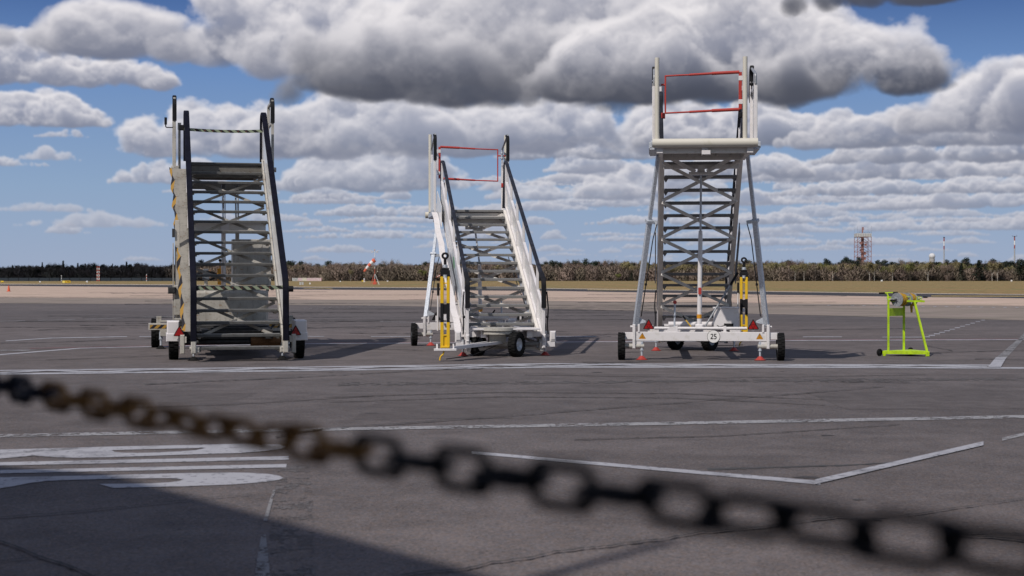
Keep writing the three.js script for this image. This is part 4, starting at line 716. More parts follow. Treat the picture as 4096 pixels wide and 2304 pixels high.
    const tri = canvasTex(128, 128, (x) => { x.fillStyle = '#d8920f'; x.fillRect(0, 0, 128, 128); x.strokeStyle = '#1a1410'; x.lineWidth = 9; x.beginPath(); x.moveTo(64, 14); x.lineTo(119, 108); x.lineTo(9, 108); x.closePath(); x.stroke(); x.fillStyle = '#1a1410'; x.fillRect(60, 52, 9, 44); x.fillRect(44, 76, 8, 20); x.fillRect(77, 76, 8, 20); x.beginPath(); x.arc(64, 48, 6, 0, 7); x.fill(); });
    const tg = new THREE.BufferGeometry(); tg.setAttribute('position', new THREE.Float32BufferAttribute([0, 0.065, 0, -0.06, -0.04, 0, 0.06, -0.04, 0], 3)); tg.setAttribute('uv', new THREE.Float32BufferAttribute([0.5, 1, 0, 0, 1, 0], 2)); tg.setIndex([0, 1, 2]); tg.computeVertexNormals();
    const dm = printed(g, 'warning_sticker', tg, new THREE.MeshStandardMaterial({ map: tri, roughness: 0.45, side: THREE.DoubleSide })); dm.position.set(s * 1.01, 0.41, f - 0.0385); dm.rotation.y = Math.PI;
  }
  part(g, 'cross_tube', [cyl(V(-0.8, 0.55, frontZ + 0.12), V(0.8, 0.55, frontZ + 0.12), 0.026), box(0.05, 0.14, 0.05, -0.42, 0.52, frontZ + 0.12), box(0.05, 0.14, 0.05, 0.42, 0.52, frontZ + 0.12), plate([[-0.1, 0], [0.1, 0], [0.045, 0.09], [-0.045, 0.09]], 0.04).translate(0.5, 0.49, frontZ)], M.white);
  part(g, 'cross_beam', [box(1.3, 0.12, 0.1, 0, 0.44, frontZ + 0.75)], M.white); part(g, 'air_tank', [cyl(V(-0.55, 0.6, frontZ + 0.7), V(0.55, 0.6, frontZ + 0.7), 0.05)], M.white); part(g, 'cross_beam', [box(1.5, 0.1, 0.12, 0, 0.4, jackZ + 0.1)], M.white); part(g, 'deck_plate', [box(1.2, 0.03, 0.7, 0, 0.5, (steerZ + jackZ) / 2)], M.white);
  part(g, 'brake_lever', [cyl(V(0.45, 0.5, frontZ + 0.35), V(0.44, 0.98, frontZ + 0.37), 0.017)], M.zinc);
  part(g, 'lever_ball', [new THREE.SphereGeometry(0.035, 14, 10).translate(0.44, 1.0, frontZ + 0.37)], M.red);
  part(g, 'pump_lever', [cyl(V(-0.05, 0.52, frontZ + 0.3), V(-0.62, 1.45, frontZ + 0.42), 0.016), cyl(V(-0.42, 1.12, frontZ + 0.38), V(-0.53, 1.3, frontZ + 0.4), 0.02)], M.alu);
  part(g, 'pump_grip', [cyl(V(-0.53, 1.3, frontZ + 0.4), V(-0.66, 1.52, frontZ + 0.43), 0.024)], M.black);
  part(g, 'valve_lever', [cyl(V(0.12, 0.52, frontZ + 0.4), V(0.26, 0.7, frontZ + 0.42), 0.01)], M.yellow);
  part(g, 'valve_grip', [cyl(V(0.25, 0.69, frontZ + 0.42), V(0.3, 0.76, frontZ + 0.42), 0.016)], M.black);
  const cb = part(g, 'control_cabinet', [box(0.43, 0.38, 0.3, -0.46, 0.7, frontZ + 0.55, 0.01)], M.white);
  part(cb, 'cabinet_lid', [box(0.46, 0.03, 0.33, -0.46, 0.9, frontZ + 0.55, 0.008)], M.white);
  part(cb, 'cabinet_lock', [box(0.16, 0.075, 0.05, -0.5, 0.59, frontZ + 0.39, 0.018), tube([V(-0.42, 0.59, frontZ + 0.385), V(-0.34, 0.565, frontZ + 0.385), V(-0.3, 0.595, frontZ + 0.395)], 0.006, 0.02, 6)], M.black);
  // steered axle and drawbar
  const sa = o.steer, ax = V(Math.cos(sa), 0, -Math.sin(sa)), dr = V(-Math.sin(-sa), 0, Math.cos(sa)).normalize(), c0 = V(o.steerX ?? 0, 0, steerZ);
  part(g, 'turntable', [new THREE.CylinderGeometry(0.36, 0.36, 0.05, 28).translate(c0.x, 0.5, c0.z), new THREE.CylinderGeometry(0.33, 0.33, 0.06, 28).translate(c0.x, 0.44, c0.z), beam(c0.clone().addScaledVector(ax, -0.34).setY(0.23), c0.clone().addScaledVector(ax, 0.34).setY(0.23), 0.08, 0.08), box(0.3, 0.18, 0.3, c0.x, 0.34, c0.z)], M.wornWhite);
  for (const s of [-1, 1]) { const p = c0.clone().addScaledVector(ax, s * 0.4); wheel(g, p.x, p.z, 0.225, 0.15, s, sa); }
  const t0 = c0.clone().addScaledVector(dr, o.drawbar), yaw = o.barYaw ?? 0;
  part(g, 'drawbar_arm', [beam(c0.clone().addScaledVector(ax, -0.12).setY(0.26), t0.clone().addScaledVector(dr, -0.12).setY(0.21), 0.06, 0.05), beam(c0.clone().addScaledVector(ax, 0.12).setY(0.26), t0.clone().addScaledVector(dr, -0.12).setY(0.21), 0.06, 0.05), box(0.38, 0.04, 0.14, t0.x, 0.2, t0.z, 0.006), plate([[-0.06, 0], [0.07, 0], [0.03, 0.1], [-0.02, 0.1]], 0.025).rotateY(Math.PI / 2).translate(t0.x - 0.14, 0.2, t0.z), plate([[-0.06, 0], [0.07, 0], [0.03, 0.1], [-0.02, 0.1]], 0.025).rotateY(Math.PI / 2).translate(t0.x + 0.14, 0.2, t0.z)], M.white);
  const bar = new THREE.Group(); bar.name = 'drawbar'; bar.position.copy(t0); bar.rotation.y = yaw; bar.scale.y = o.barScale ?? 0.955; g.add(bar);
  const chan = (y0, y1) => [box(0.055, y1 - y0, 0.075, -0.053, (y0 + y1) / 2, 0, 0.005), box(0.055, y1 - y0, 0.075, 0.053, (y0 + y1) / 2, 0, 0.005)];
  part(bar, 'drawbar_rail', [...chan(0.24, 0.70), box(0.07, 0.24, 0.03, 0, 0.36, 0), box(0.11, 0.025, 0.05, 0, 0.47, 0.01), box(0.15, 0.04, 0.08, 0, 0.26, 0.01, 0.012)], M.yellow);
  part(bar, 'drawbar_rail', [...chan(0.70, 1.04), box(0.07, 0.17, 0.05, 0, 0.94, 0)], M.black, 'black section of the drawbar');
  part(bar, 'drawbar_rail', [...chan(1.04, 1.52), box(0.11, 0.02, 0.04, 0, 1.4, 0)], M.yellow);
  part(bar, 'drawbar_head', [box(0.165, 0.11, 0.09, 0, 1.575, 0, 0.012), box(0.135, 0.05, 0.08, 0, 1.65, 0, 0.02)], M.black);
  part(bar, 'drawbar_spring', [0, 1, 2].map((k) => new THREE.TorusGeometry(0.036, 0.01, 6, 14).rotateX(Math.PI / 2).translate(0, 1.685 + k * 0.018, 0)).concat([0, 1, 2].map((k) => new THREE.TorusGeometry(0.026, 0.01, 6, 12).rotateX(Math.PI / 2).translate(0, 1.5 + k * 0.02, 0.04))), M.zinc);
  part(bar, 'drawbar_eye', [cyl(V(0, 1.7, 0), V(0, 1.84, 0), 0.026), new THREE.TorusGeometry(0.045, 0.02, 10, 20).translate(0, 1.89, 0)], M.black);
  part(bar, 'label_plate', [box(0.045, 0.08, 0.012, 0, 0.8, 0.03, 0.004)], M.white);
  part(bar, 'drawbar_foot', [tube([V(-0.02, 0.2, 0.02), V(-0.03, 0.13, 0.03), V(-0.08, 0.09, 0.03), V(-0.09, 0.02, 0.03)], 0.014, 0.03)], M.yellow);
  part(bar, 'parking_lever', [cyl(V(-0.13, 0.55, -0.03), V(-0.12, 1.3, -0.03), 0.014)], M.white);
  part(bar, 'lever_grip', [cyl(V(-0.12, 1.18, -0.03), V(-0.12, 1.4, -0.03), 0.022)], M.black);
  part(g, 'brake_cable', [tube([t0.clone().setY(0.04).add(V(0.02, 0, 0)), t0.clone().lerp(c0, 0.5).setY(0.055), c0.clone().setY(0.2)], 0.008, 0.1, 6)], M.black);
  return { g, P, zt, zf, Y, d };
}
M.tread2 = std(0.19, 0.188, 0.188, 0.55, { metalness: 0.1, map: scaled(dirtTex, 0.6) });
{
  const a = towedStairs({ label: 'white towed aircraft stairs lowered to low height, standing between the other two', x: -0.118, z: -27.8, turn: 7.3 * Math.PI / 180, r: 0.167, d: 0.345, frontZ: -4.65, steerZ: 0.02, steerX: -0.16, jackZ: -0.2, steer: -34.5 * Math.PI / 180, drawbar: 1.9, barYaw: -0.12, cylTop: 1.7, lift: 0.4, postL: 0.84, postR: 0.9, buffer: 0.95, gateStart: -0.62, gateEnd: 0.7, railTop: 1.06 });
  const g = a.g;                                        // white cloth strip and faded lettering on its outer side
  const N = 18, cov = []; let px = -0.80;
  for (let i = 0; i < N; i++) { const z = lerp(-0.25, a.zt + 0.1, i / N), z2 = lerp(-0.25, a.zt + 0.1, (i + 1) / N), x2 = -0.80 - 0.05 * (i / N) + 0.012 * Math.sin(i * 1.7); cov.push(beam(V(px - 0.03, a.Y(z, -0.02), z), V(x2 - 0.03, a.Y(z2, -0.02), z2), 0.12, 0.012, 0.001)); px = x2; }
  part(g, 'side_cloth', cov, M.white, 'wavy white cloth strip along the left stringer');
  const logo = canvasTex(512, 128, (x) => { x.fillStyle = '#bcc4cc'; x.fillRect(0, 0, 512, 128); x.fillStyle = '#6f9f7a'; x.beginPath(); x.ellipse(90, 62, 60, 40, -0.3, 0, 7); x.fill(); x.fillStyle = '#8b9299'; for (let i = 0; i < 6; i++) x.fillRect(190 + i * 48, 44 + (i % 2) * 6, 30, 44); });
  const lg = new THREE.PlaneGeometry(2.0, 0.34).rotateY(-Math.PI / 2); const lm = printed(g, 'side_lettering', lg, std(1, 1, 1, 0.4, { map: logo })); lm.position.set(-0.7225, a.Y(-1.9, 0.28), -1.9); lm.rotation.x = Math.atan2(0.167, 0.345);
  const b = towedStairs({ label: 'tall raised towed aircraft stairs numbered 25 with its door platform facing us', x: 3.725, z: -31.4, turn: 174.8 * Math.PI / 180, r: 0.212, d: 0.325, frontZ: -4.95, steerZ: -1.2, steerX: 0.04, jackZ: -1.5, steer: -34.5 * Math.PI / 180, drawbar: 1.95, barYaw: Math.PI - 0.1, cylTop: 2.2, mark: true, postL: 0.64, postR: 0.765, buffer: 0.84, gateStart: -0.555, gateEnd: 0.63, railTop: 0.97 });
  const num = canvasTex(256, 256, (x) => { x.fillStyle = '#16130f'; x.beginPath(); x.arc(128, 128, 127, 0, 7); x.fill(); x.fillStyle = '#eceae8'; x.beginPath(); x.arc(128, 128, 121, 0, 7); x.fill(); x.fillStyle = '#0c0a0a'; x.font = 'bold 150px sans-serif'; x.textAlign = 'center'; x.save(); x.translate(128, 182); x.scale(0.78, 1.02); x.fillText('25', 0, 0); x.restore(); });
  const disc = printed(b.g, 'number_disc', new THREE.CircleGeometry(0.112, 36), std(0.85, 0.85, 0.85, 0.45, { map: num }), 'white disc with the black number 25'); disc.position.set(-0.22, 0.412, -4.95 - 0.042); disc.rotation.y = Math.PI;
}

// ---------------------------------------------------------------- hose trolley at the right
{
  const cx = (3612.5 - CX) * 27.9 / FOCAL, g = thing('hose_trolley', 'lime green trolley carrying reels of flat yellow hose', 'trolley', cx, 0, -27.9);
  const X = (z) => (z - 650) * 0.001073, H = (z) => (1296 - z) * 0.001073;
  part(g, 'base_frame', [beam(V(X(300), 0.066, 0), V(X(1040), 0.066, 0.18), 0.045, 0.055), beam(V(X(1030), 0.066, 0.16), V(X(905), 0.066, -0.5), 0.04, 0.05), beam(V(X(310), 0.066, -0.02), V(X(905), 0.066, -0.5), 0.04, 0.05)], M.lime);
  part(g, 'base_plate', [plate([[X(320), 0.02], [X(1030), -0.17], [X(905), 0.48]], 0.008).rotateX(-Math.PI / 2).translate(0, 0.096, 0)], M.lime);
  part(g, 'foot', [plate([[-0.02, 0], [0.02, 0.0], [0.045, 0.05], [0.045, 0.08], [-0.02, 0.08]], 0.05).translate(X(325), 0.001, 0.005)], M.lime);
  part(g, 'foot', [box(0.065, 0.09, 0.07, X(1020), 0.046, 0.18, 0.008)], M.lime);
  part(g, 'post', [box(0.036, 0.95, 0.036, X(400), 0.545, 0, 0.004)], M.lime);
  part(g, 'post', [box(0.04, 0.87, 0.036, X(745), 0.53, -0.34, 0.004)], M.lime);
  part(g, 'post', [beam(V(X(1018), 0.08, 0.17), V(X(838), 0.99, 0.03), 0.038, 0.04)], M.lime, 'leaning leg of the trolley');
  part(g, 'panel', [beam(V(X(415), H(548), 0), V(X(735), H(548), -0.34), 0.012, 0.145, 0.002)], M.lime);
  part(g, 'top_rail', [beam(V(X(392), H(352), 0), V(X(1010), H(364), 0.03), 0.036, 0.036), box(0.05, 0.08, 0.03, X(560), H(330), 0.01), beam(V(X(1000), H(364), 0.02), V(X(1010), H(350), -0.44), 0.03, 0.03)], M.lime);
  part(g, 'top_rail', [beam(V(X(455), H(300), -0.34), V(X(1040), H(330), -0.44), 0.032, 0.032), beam(V(X(400), H(345), 0), V(X(460), H(300), -0.34), 0.03, 0.03)], M.lime);
  part(g, 'handle_bar', [cyl(V(X(415), H(226), -0.36), V(X(565), H(218), -0.36), 0.012), cyl(V(X(480), H(290), -0.34), V(X(455), H(226), -0.36), 0.013)], M.lime);
  for (const [a, b, y, z] of [[320, 420, 229, -0.36], [558, 642, 222, -0.36], [420, 530, 347, 0.045]]) part(g, 'grip', [cyl(V(X(a), H(y), z), V(X(b), H(y - 3), z), 0.0155)], M.black);
  for (const a of [690, 876]) part(g, 'loop', [tube([V(X(a), H(345), 0.02), V(X(a), H(287), 0.02), V(X(a + 84), H(287), 0.02), V(X(a + 84), H(345), 0.02)], 0.006, 0.018, 6)], M.lime);
  part(g, 'crank', [tube([V(X(945), H(345), -0.2), V(X(985), H(318), -0.15), V(X(1030), H(294), -0.15)], 0.008, 0.03, 6)], M.chrome);
  part(g, 'grip', [cyl(V(X(1028), H(294), -0.15), V(X(1102), H(294), -0.15), 0.0155)], M.black);
  const ax = V(0.73, 0, -0.683), c0 = V(X(535), H(335), 0.05), at = (s) => c0.clone().addScaledVector(ax, s);
  const reel = new THREE.Group(); reel.name = 'reel'; g.add(reel);
  for (const s of [0, 0.205, 0.33, 0.5]) part(reel, 'disc', [cyl(at(s - 0.006), at(s + 0.006), 0.125, 0.125, 30), cyl(at(s - 0.02), at(s + 0.02), 0.03, 0.03, 12)], M.alu);
  for (const [a, b] of [[0.02, 0.195], [0.345, 0.485]]) part(reel, 'hose', Array.from({ length: 5 }, (_, k) => { const u = lerp(a, b, k / 5), v = lerp(a, b, (k + 0.92) / 5), r = 0.113 + 0.008 * Math.sin(k * 2.3); return cyl(at(u), at(v), r, r * 0.97, 24); }), M.hose);
  part(reel, 'hose_end', [plate([[-0.05, 0.12], [0.05, 0.1], [0.035, -0.02], [0.03, -0.15], [-0.0, -0.15], [-0.012, -0.03]], 0.03).translate(X(830), H(420), -0.2)], M.hose);
  part(reel, 'axle', [cyl(at(-0.06), at(0.56), 0.014)], M.darkSteel);
  for (const [x, z, r] of [[X(250), 0.0, 0.067], [X(905), -0.52, 0.067]]) {
    const w = new THREE.Group(); w.name = 'wheel'; w.position.set(x, r, z); w.rotation.y = 0.62; g.add(w);
    part(w, 'tyre', [lathe([[r * 0.5, -0.02], [r * 0.9, -0.02], [r, -0.012], [r, 0.012], [r * 0.9, 0.02], [r * 0.5, 0.02]], 24).rotateX(Math.PI / 2)], M.rubber);
    part(w, 'rim', [lathe([[0.001, 0.016], [r * 0.2, 0.016], [r * 0.25, 0.008], [r * 0.52, 0.012], [r * 0.52, -0.012], [0.001, -0.012]], 18).rotateX(Math.PI / 2)], M.darkSteel);
  }
  part(g, 'axle', [beam(V(X(250), 0.066, 0.0), V(X(905), 0.066, -0.52), 0.02, 0.02)], M.darkSteel);
}
// ---------------------------------------------------------------- the chain that bars the apron, out of focus before the lens
{
  const D0 = 1.64, at = (n) => { const k = 1 - 0.02512627 * n; return V((-0.31148821 + 0.01941888 * n) * D0, EYE - (-2.16e-5 * n * n + 5.595e-4 * n + 0.07437) * D0, -k * D0); };
  const g = thing('barrier_chain', 'blurred steel chain hanging across the foreground', 'chain');
  const wire = 0.0041, w = 0.0124, l = 0.0300, pts = [];
  for (let k = 0; k < 28; k++) { const a = k / 28 * 2 * Math.PI, c = Math.cos(a), s = Math.sin(a); pts.push(V(Math.sign(c) * Math.max(0, l - w) + c * w, s * w, 0)); }
  const ring = (() => {
    const g0 = [], n = pts.length;
    for (let i = 0; i < n; i++) g0.push(cyl(pts[i], pts[(i + 1) % n], wire, wire, 9), new THREE.SphereGeometry(wire, 8, 6).translate(pts[i].x, pts[i].y, pts[i].z));
    return ready(g0);
  })();
  const rusty = std(0.27, 0.125, 0.022, 0.85, { map: scaled(wornTex, 0.05) }), dark = matte(0.007, 0.007, 0.008, 0.7, 0.4), navy = matte(0.007, 0.008, 0.016, 0.7, 0.4), twist = [[-20, 0.1], [4, 0.1], [7, 0.62], [9.5, 0.62], [12, 0.05], [18, 0.05], [20.2, 0.7], [40, 0.7]];
  for (let n = -14; n <= 33; n++) {
    const a = at(n - 0.5), b = at(n + 0.5), m = part(g, 'link', ring, n < 1 ? navy : n < 13 ? rusty : dark, n >= 1 && n < 13 ? 'rusty brown link' : undefined), x = b.clone().sub(a).normalize(), up = V(0, 1, 0);
    const y0 = up.clone().addScaledVector(x, -up.dot(x)).normalize(), z0 = x.clone().cross(y0), turn = onLine(twist, n), roll = (n & 1 ? turn : turn + Math.PI / 2) + 0.08 * Math.sin(n * 2.1);
    const y = y0.clone().multiplyScalar(Math.cos(roll)).addScaledVector(z0, Math.sin(roll)), z = x.clone().cross(y);
    m.matrixAutoUpdate = true; m.quaternion.setFromRotationMatrix(new THREE.Matrix4().makeBasis(x, y, z)); m.position.copy(a).lerp(b, 0.5);
  }
  for (const [n, lab] of [[-14.6, 'grey steel post holding the far end of the chain'], [33.6, 'grey steel post holding the near end of the chain']]) {
    const p = at(n), t = thing('barrier_post', lab, 'post', p.x, 0, p.z, 0, 'posts of the chain barrier');
    part(t, 'pole', [new THREE.CylinderGeometry(0.03, 0.03, p.y + 0.06, 16).translate(0, (p.y + 0.06) / 2, 0), new THREE.SphereGeometry(0.036, 14, 10).translate(0, p.y + 0.07, 0)], M.darkSteel);
    part(t, 'hook', [new THREE.TorusGeometry(0.02, 0.006, 8, 16).rotateY(0.6).translate(n < 0 ? 0.018 : -0.012, p.y, n < 0 ? 0.02 : -0.02)], M.zinc);
    part(t, 'base', [new THREE.CylinderGeometry(0.14, 0.16, 0.05, 24).translate(0, 0.025, 0)], M.darkSteel);
  }
}
// ---------------------------------------------------------------- the terminal behind the camera, whose roof shades the foreground
{
  const [ax, az] = G(412, 1896), [bx, bz] = G(1924, 2304), Hb = 11, s = Hb / Math.tan(SUN_EL), sx = -Math.sin(SUN_AZ) * s, sz = Math.cos(SUN_AZ) * s;
  const dx = bx - ax, dz = bz - az, len = Math.hypot(dx, dz), ux = dx / len, uz = dz / len, turn = Math.atan2(-uz, ux);   // local x runs along the facade
  const g = thing('terminal_building', 'pale terminal building behind the camera with long window bands', 'building', ax + sx, 0, az + sz, turn);
  const x0 = 0, x1 = 40, w = x1 - x0, xm = (x0 + x1) / 2, dep = 14;   // the building lies on the local -z or +z side, away from the apron
  const side = 1;
  part(g, 'wall', [box(w, 3.2, dep, xm, 1.6, side * dep / 2, 0.01), box(w, 1.6, dep, xm, 5.7, side * dep / 2, 0.01), box(w, 1.7, dep, xm, 9.95, side * dep / 2, 0.01)], std(0.52, 0.5, 0.47, 0.8, { map: scaled(wornTex, 3) }));
  part(g, 'roof', [box(w + 0.1, 0.2, dep + 0.1, xm, 10.9, side * (dep / 2), 0.02)], std(0.3, 0.3, 0.31, 0.8));
  { // a wing set at an angle
    const wx = Math.cos(turn), wz = -Math.sin(turn), want = Math.atan2(0.467, 0.884) - Math.atan2(wz, wx), wing = part(g, 'wing', [box(24, 10.79, 12, -12, 5.395, 6, 0.01), box(24.04, 0.2, 12.04, -12, 10.89, 6, 0.02)], std(0.52, 0.5, 0.47, 0.8, { map: scaled(wornTex, 3) }));
    wing.rotation.y = -want;
    for (let k = 0; k < 6; k++) part(wing, 'pane', [box(3.2, 2.4, 0.06, -2.4 - k * 3.9, 7.8, -0.02), box(3.2, 1.6, 0.06, -2.4 - k * 3.9, 4.0, -0.02)], std(0.03, 0.035, 0.04, 0.08));
  }
  for (let k = 0; k < 14; k++) for (const y of [4.05, 7.8]) {
    const wx = x0 + (k + 0.5) * w / 14, f = part(g, 'window', [box(w / 14, 0.12, 0.16, wx, y - 0.82 + (y > 5 ? -0.45 : 0), side * 0.12), box(0.12, y > 5 ? 2.6 : 1.7, 0.16, wx - w / 28 + 0.06, y, side * 0.12)], M.darkSteel);
    part(f, 'pane', [box(w / 14 - 0.1, y > 5 ? 2.6 : 1.7, 0.03, wx + 0.03, y, side * 0.2)], std(0.03, 0.035, 0.04, 0.08));
  }
  const tip = G(2690, 2165), hm = 14, q = hm / Math.tan(SUN_EL), mx = tip[0] - Math.sin(SUN_AZ) * q, mz = tip[1] + Math.cos(SUN_AZ) * q;
  const mast = thing('roof_mast', 'slim mast standing on the terminal roof', 'mast', mx, 10.99, mz);
  part(mast, 'pole', [new THREE.CylinderGeometry(0.045, 0.06, 3, 12).translate(0, 1.5, 0)], M.alu);
  part(mast, 'mast_foot', [new THREE.CylinderGeometry(0.2, 0.24, 0.08, 16).translate(0, 0.04, 0)], M.darkSteel);
}

// ---------------------------------------------------------------- the wood beyond the airfield
const at = (px, D, y = 0) => V((px - CX) * D / FOCAL, y, -D);
function blades(r, n, place, size, thin, up) {          // many small faces spread through a crown: place() gives where
  const pos = [], nor = [];
  for (let i = 0; i < n; i++) {
    const [c, out] = place(i), t = V(r() - 0.5, r() - 0.5 + up, r() - 0.5).addScaledVector(out, 0.8).normalize(), a = V(r() - 0.5, r() - 0.5, r() - 0.5).cross(t).normalize(), s = size * (0.6 + 0.8 * r());
    const p0 = c.clone().addScaledVector(t, -s), p1 = c.clone().addScaledVector(t, s), w = a.clone().multiplyScalar(s * thin), nn = t.clone().cross(a).multiplyScalar(0.35).addScaledVector(out, 0.8).add(V(0, 0.35, 0)).normalize();
    for (const v of [p0.clone().add(w), p1.clone().addScaledVector(w, 0.3), p0.clone().sub(w)]) { pos.push(v.x, v.y, v.z); nor.push(nn.x, nn.y, nn.z); }
  }
  const g = new THREE.BufferGeometry(); g.setAttribute('position', new THREE.Float32BufferAttribute(pos, 3)); g.setAttribute('normal', new THREE.Float32BufferAttribute(nor, 3));
  return g;
}
function treeShape(kind, seed) {                        // a tree about 18 m tall: { trunk, crown }
  const r = rng(seed), trunk = [], inBall = () => { let v; do v = V(r() * 2 - 1, r() * 2 - 1, r() * 2 - 1); while (v.lengthSq() > 1); return v; };
  const H = 18;
  if (kind === 'pine') {                                // bare stem, dark clumped crown high up
    trunk.push(cyl(V(0, 0, 0), V(0.3 * (r() - 0.5), H * 0.9, 0), 0.22, 0.08, 6));
    const clumps = Array.from({ length: 20 }, (_, k) => { const t = k / 20, h = H * (0.32 + 0.62 * t), R = 2.9 * (1 - t * 0.72) * (0.5 + 0.6 * r()), a = k * 2.4; if (k % 2) trunk.push(cyl(V(0, h - 0.6, 0), V(Math.cos(a) * R * 0.8, h, Math.sin(a) * R * 0.8), 0.07, 0.03, 4)); return [V(Math.cos(a) * R * 0.62, h, Math.sin(a) * R * 0.62), 1.35 + 0.8 * r()]; });
    return { trunk: ready(trunk), crown: ready([blades(r, 1900, (i) => { const [c, s] = clumps[i % clumps.length], v = inBall(); return [c.clone().add(V(v.x * s * 1.3, v.y * s * 0.95, v.z * s * 1.3)), v]; }, 0.36, 0.5, 0.2)]) };
  }
  if (kind === 'spruce') {
    trunk.push(cyl(V(0, 0, 0), V(0, H * 0.95, 0), 0.2, 0.05, 6));
    return { trunk: ready(trunk), crown: ready([blades(r, 520, () => { const t = Math.pow(r(), 0.75), h = H * (0.06 + 0.94 * t), R = 4.0 * (1 - t) * (0.35 + 0.65 * Math.sqrt(r())) * (0.8 + 0.3 * Math.sin(h * 3.1)) + 0.15, a = r() * 6.283; return [V(Math.cos(a) * R, h - R * 0.25, Math.sin(a) * R), V(Math.cos(a), -0.3, Math.sin(a))]; }, 0.7, 0.42, -0.1)]) };
  }
  // broad-leaved: forked limbs, then twigs with or without young leaves
  const birch = kind === 'birch', limbs = [], top = birch ? H : H * 0.96;
  trunk.push(cyl(V(0, 0, 0), V(0, H * 0.45, 0), birch ? 0.19 : 0.26, birch ? 0.13 : 0.2, 6));
  const grow = (p, dir, len, rad, depth) => {
    const q = p.clone().addScaledVector(dir, len); trunk.push(cyl(p, q, rad, rad * 0.6, 4)); limbs.push([p, q]);
    if (depth > 0) for (let k = 0; k < 3; k++) grow(p.clone().lerp(q, 0.5 + 0.25 * k), dir.clone().add(V(r() - 0.5, (r() - 0.3) * 0.6, r() - 0.5).multiplyScalar(birch ? 1.1 : 1.5)).normalize(), len * (0.5 + 0.2 * r()), rad * 0.5, depth - 1);
  };
  const nl = birch ? 5 : 7;
  for (let k = 0; k < nl; k++) { const a = k * 2.4 + r(), h = H * (birch ? 0.3 + 0.1 * k : 0.22 + 0.045 * k); grow(V(0, h, 0), V(Math.cos(a) * (birch ? 0.6 : 0.95), 1, Math.sin(a) * (birch ? 0.6 : 0.95)).normalize(), (top - h) * (0.42 + 0.12 * r()), 0.1, 2); }
  const tall = Math.max(...limbs.map(([, q]) => q.y)), k = top / (tall + 1.2), fix = (g) => g.scale(1, k, 1);
  const n = kind === 'bare' ? 3400 : 2000;
  const crown = blades(r, n, () => { const [p, q] = limbs[Math.floor(r() * limbs.length)], c = p.clone().lerp(q, 0.3 + 0.9 * r()).add(inBall().multiplyScalar(kind === 'bare' ? 1.7 : 1.8)); return [c, c.clone().sub(p).normalize()]; }, kind === 'bare' ? 0.46 : 0.34, kind === 'bare' ? 0.15 : 0.4, 0.25);
  return { trunk: ready(trunk.map((g) => fix(plain(g)))), crown: ready([fix(crown)]) };
}
const leafy = (r, g, b) => std(r, g, b, 0.9, { side: THREE.DoubleSide });
const KINDS = {
  pine: { shapes: [1, 2, 3].map((s) => treeShape('pine', s)), bark: std(0.07, 0.05, 0.04, 0.9), crown: leafy(0.046, 0.064, 0.038) },
  spruce: { shapes: [4, 5].map((s) => treeShape('spruce', s)), bark: std(0.06, 0.045, 0.035, 0.9), crown: leafy(0.042, 0.062, 0.04) },
  bare: { shapes: [6, 7, 8, 9].map((s) => treeShape('bare', s)), bark: std(0.16, 0.13, 0.11, 0.9), crown: leafy(0.31, 0.235, 0.185) },
  birch: { shapes: [10, 11, 12].map((s) => treeShape('birch', s)), bark: std(0.5, 0.47, 0.43, 0.9), crown: leafy(0.33, 0.28, 0.14) },
  green: { shapes: [13, 14].map((s) => treeShape('birch', s)), bark: std(0.10, 0.085, 0.065, 0.9), crown: leafy(0.24, 0.255, 0.075) },
};
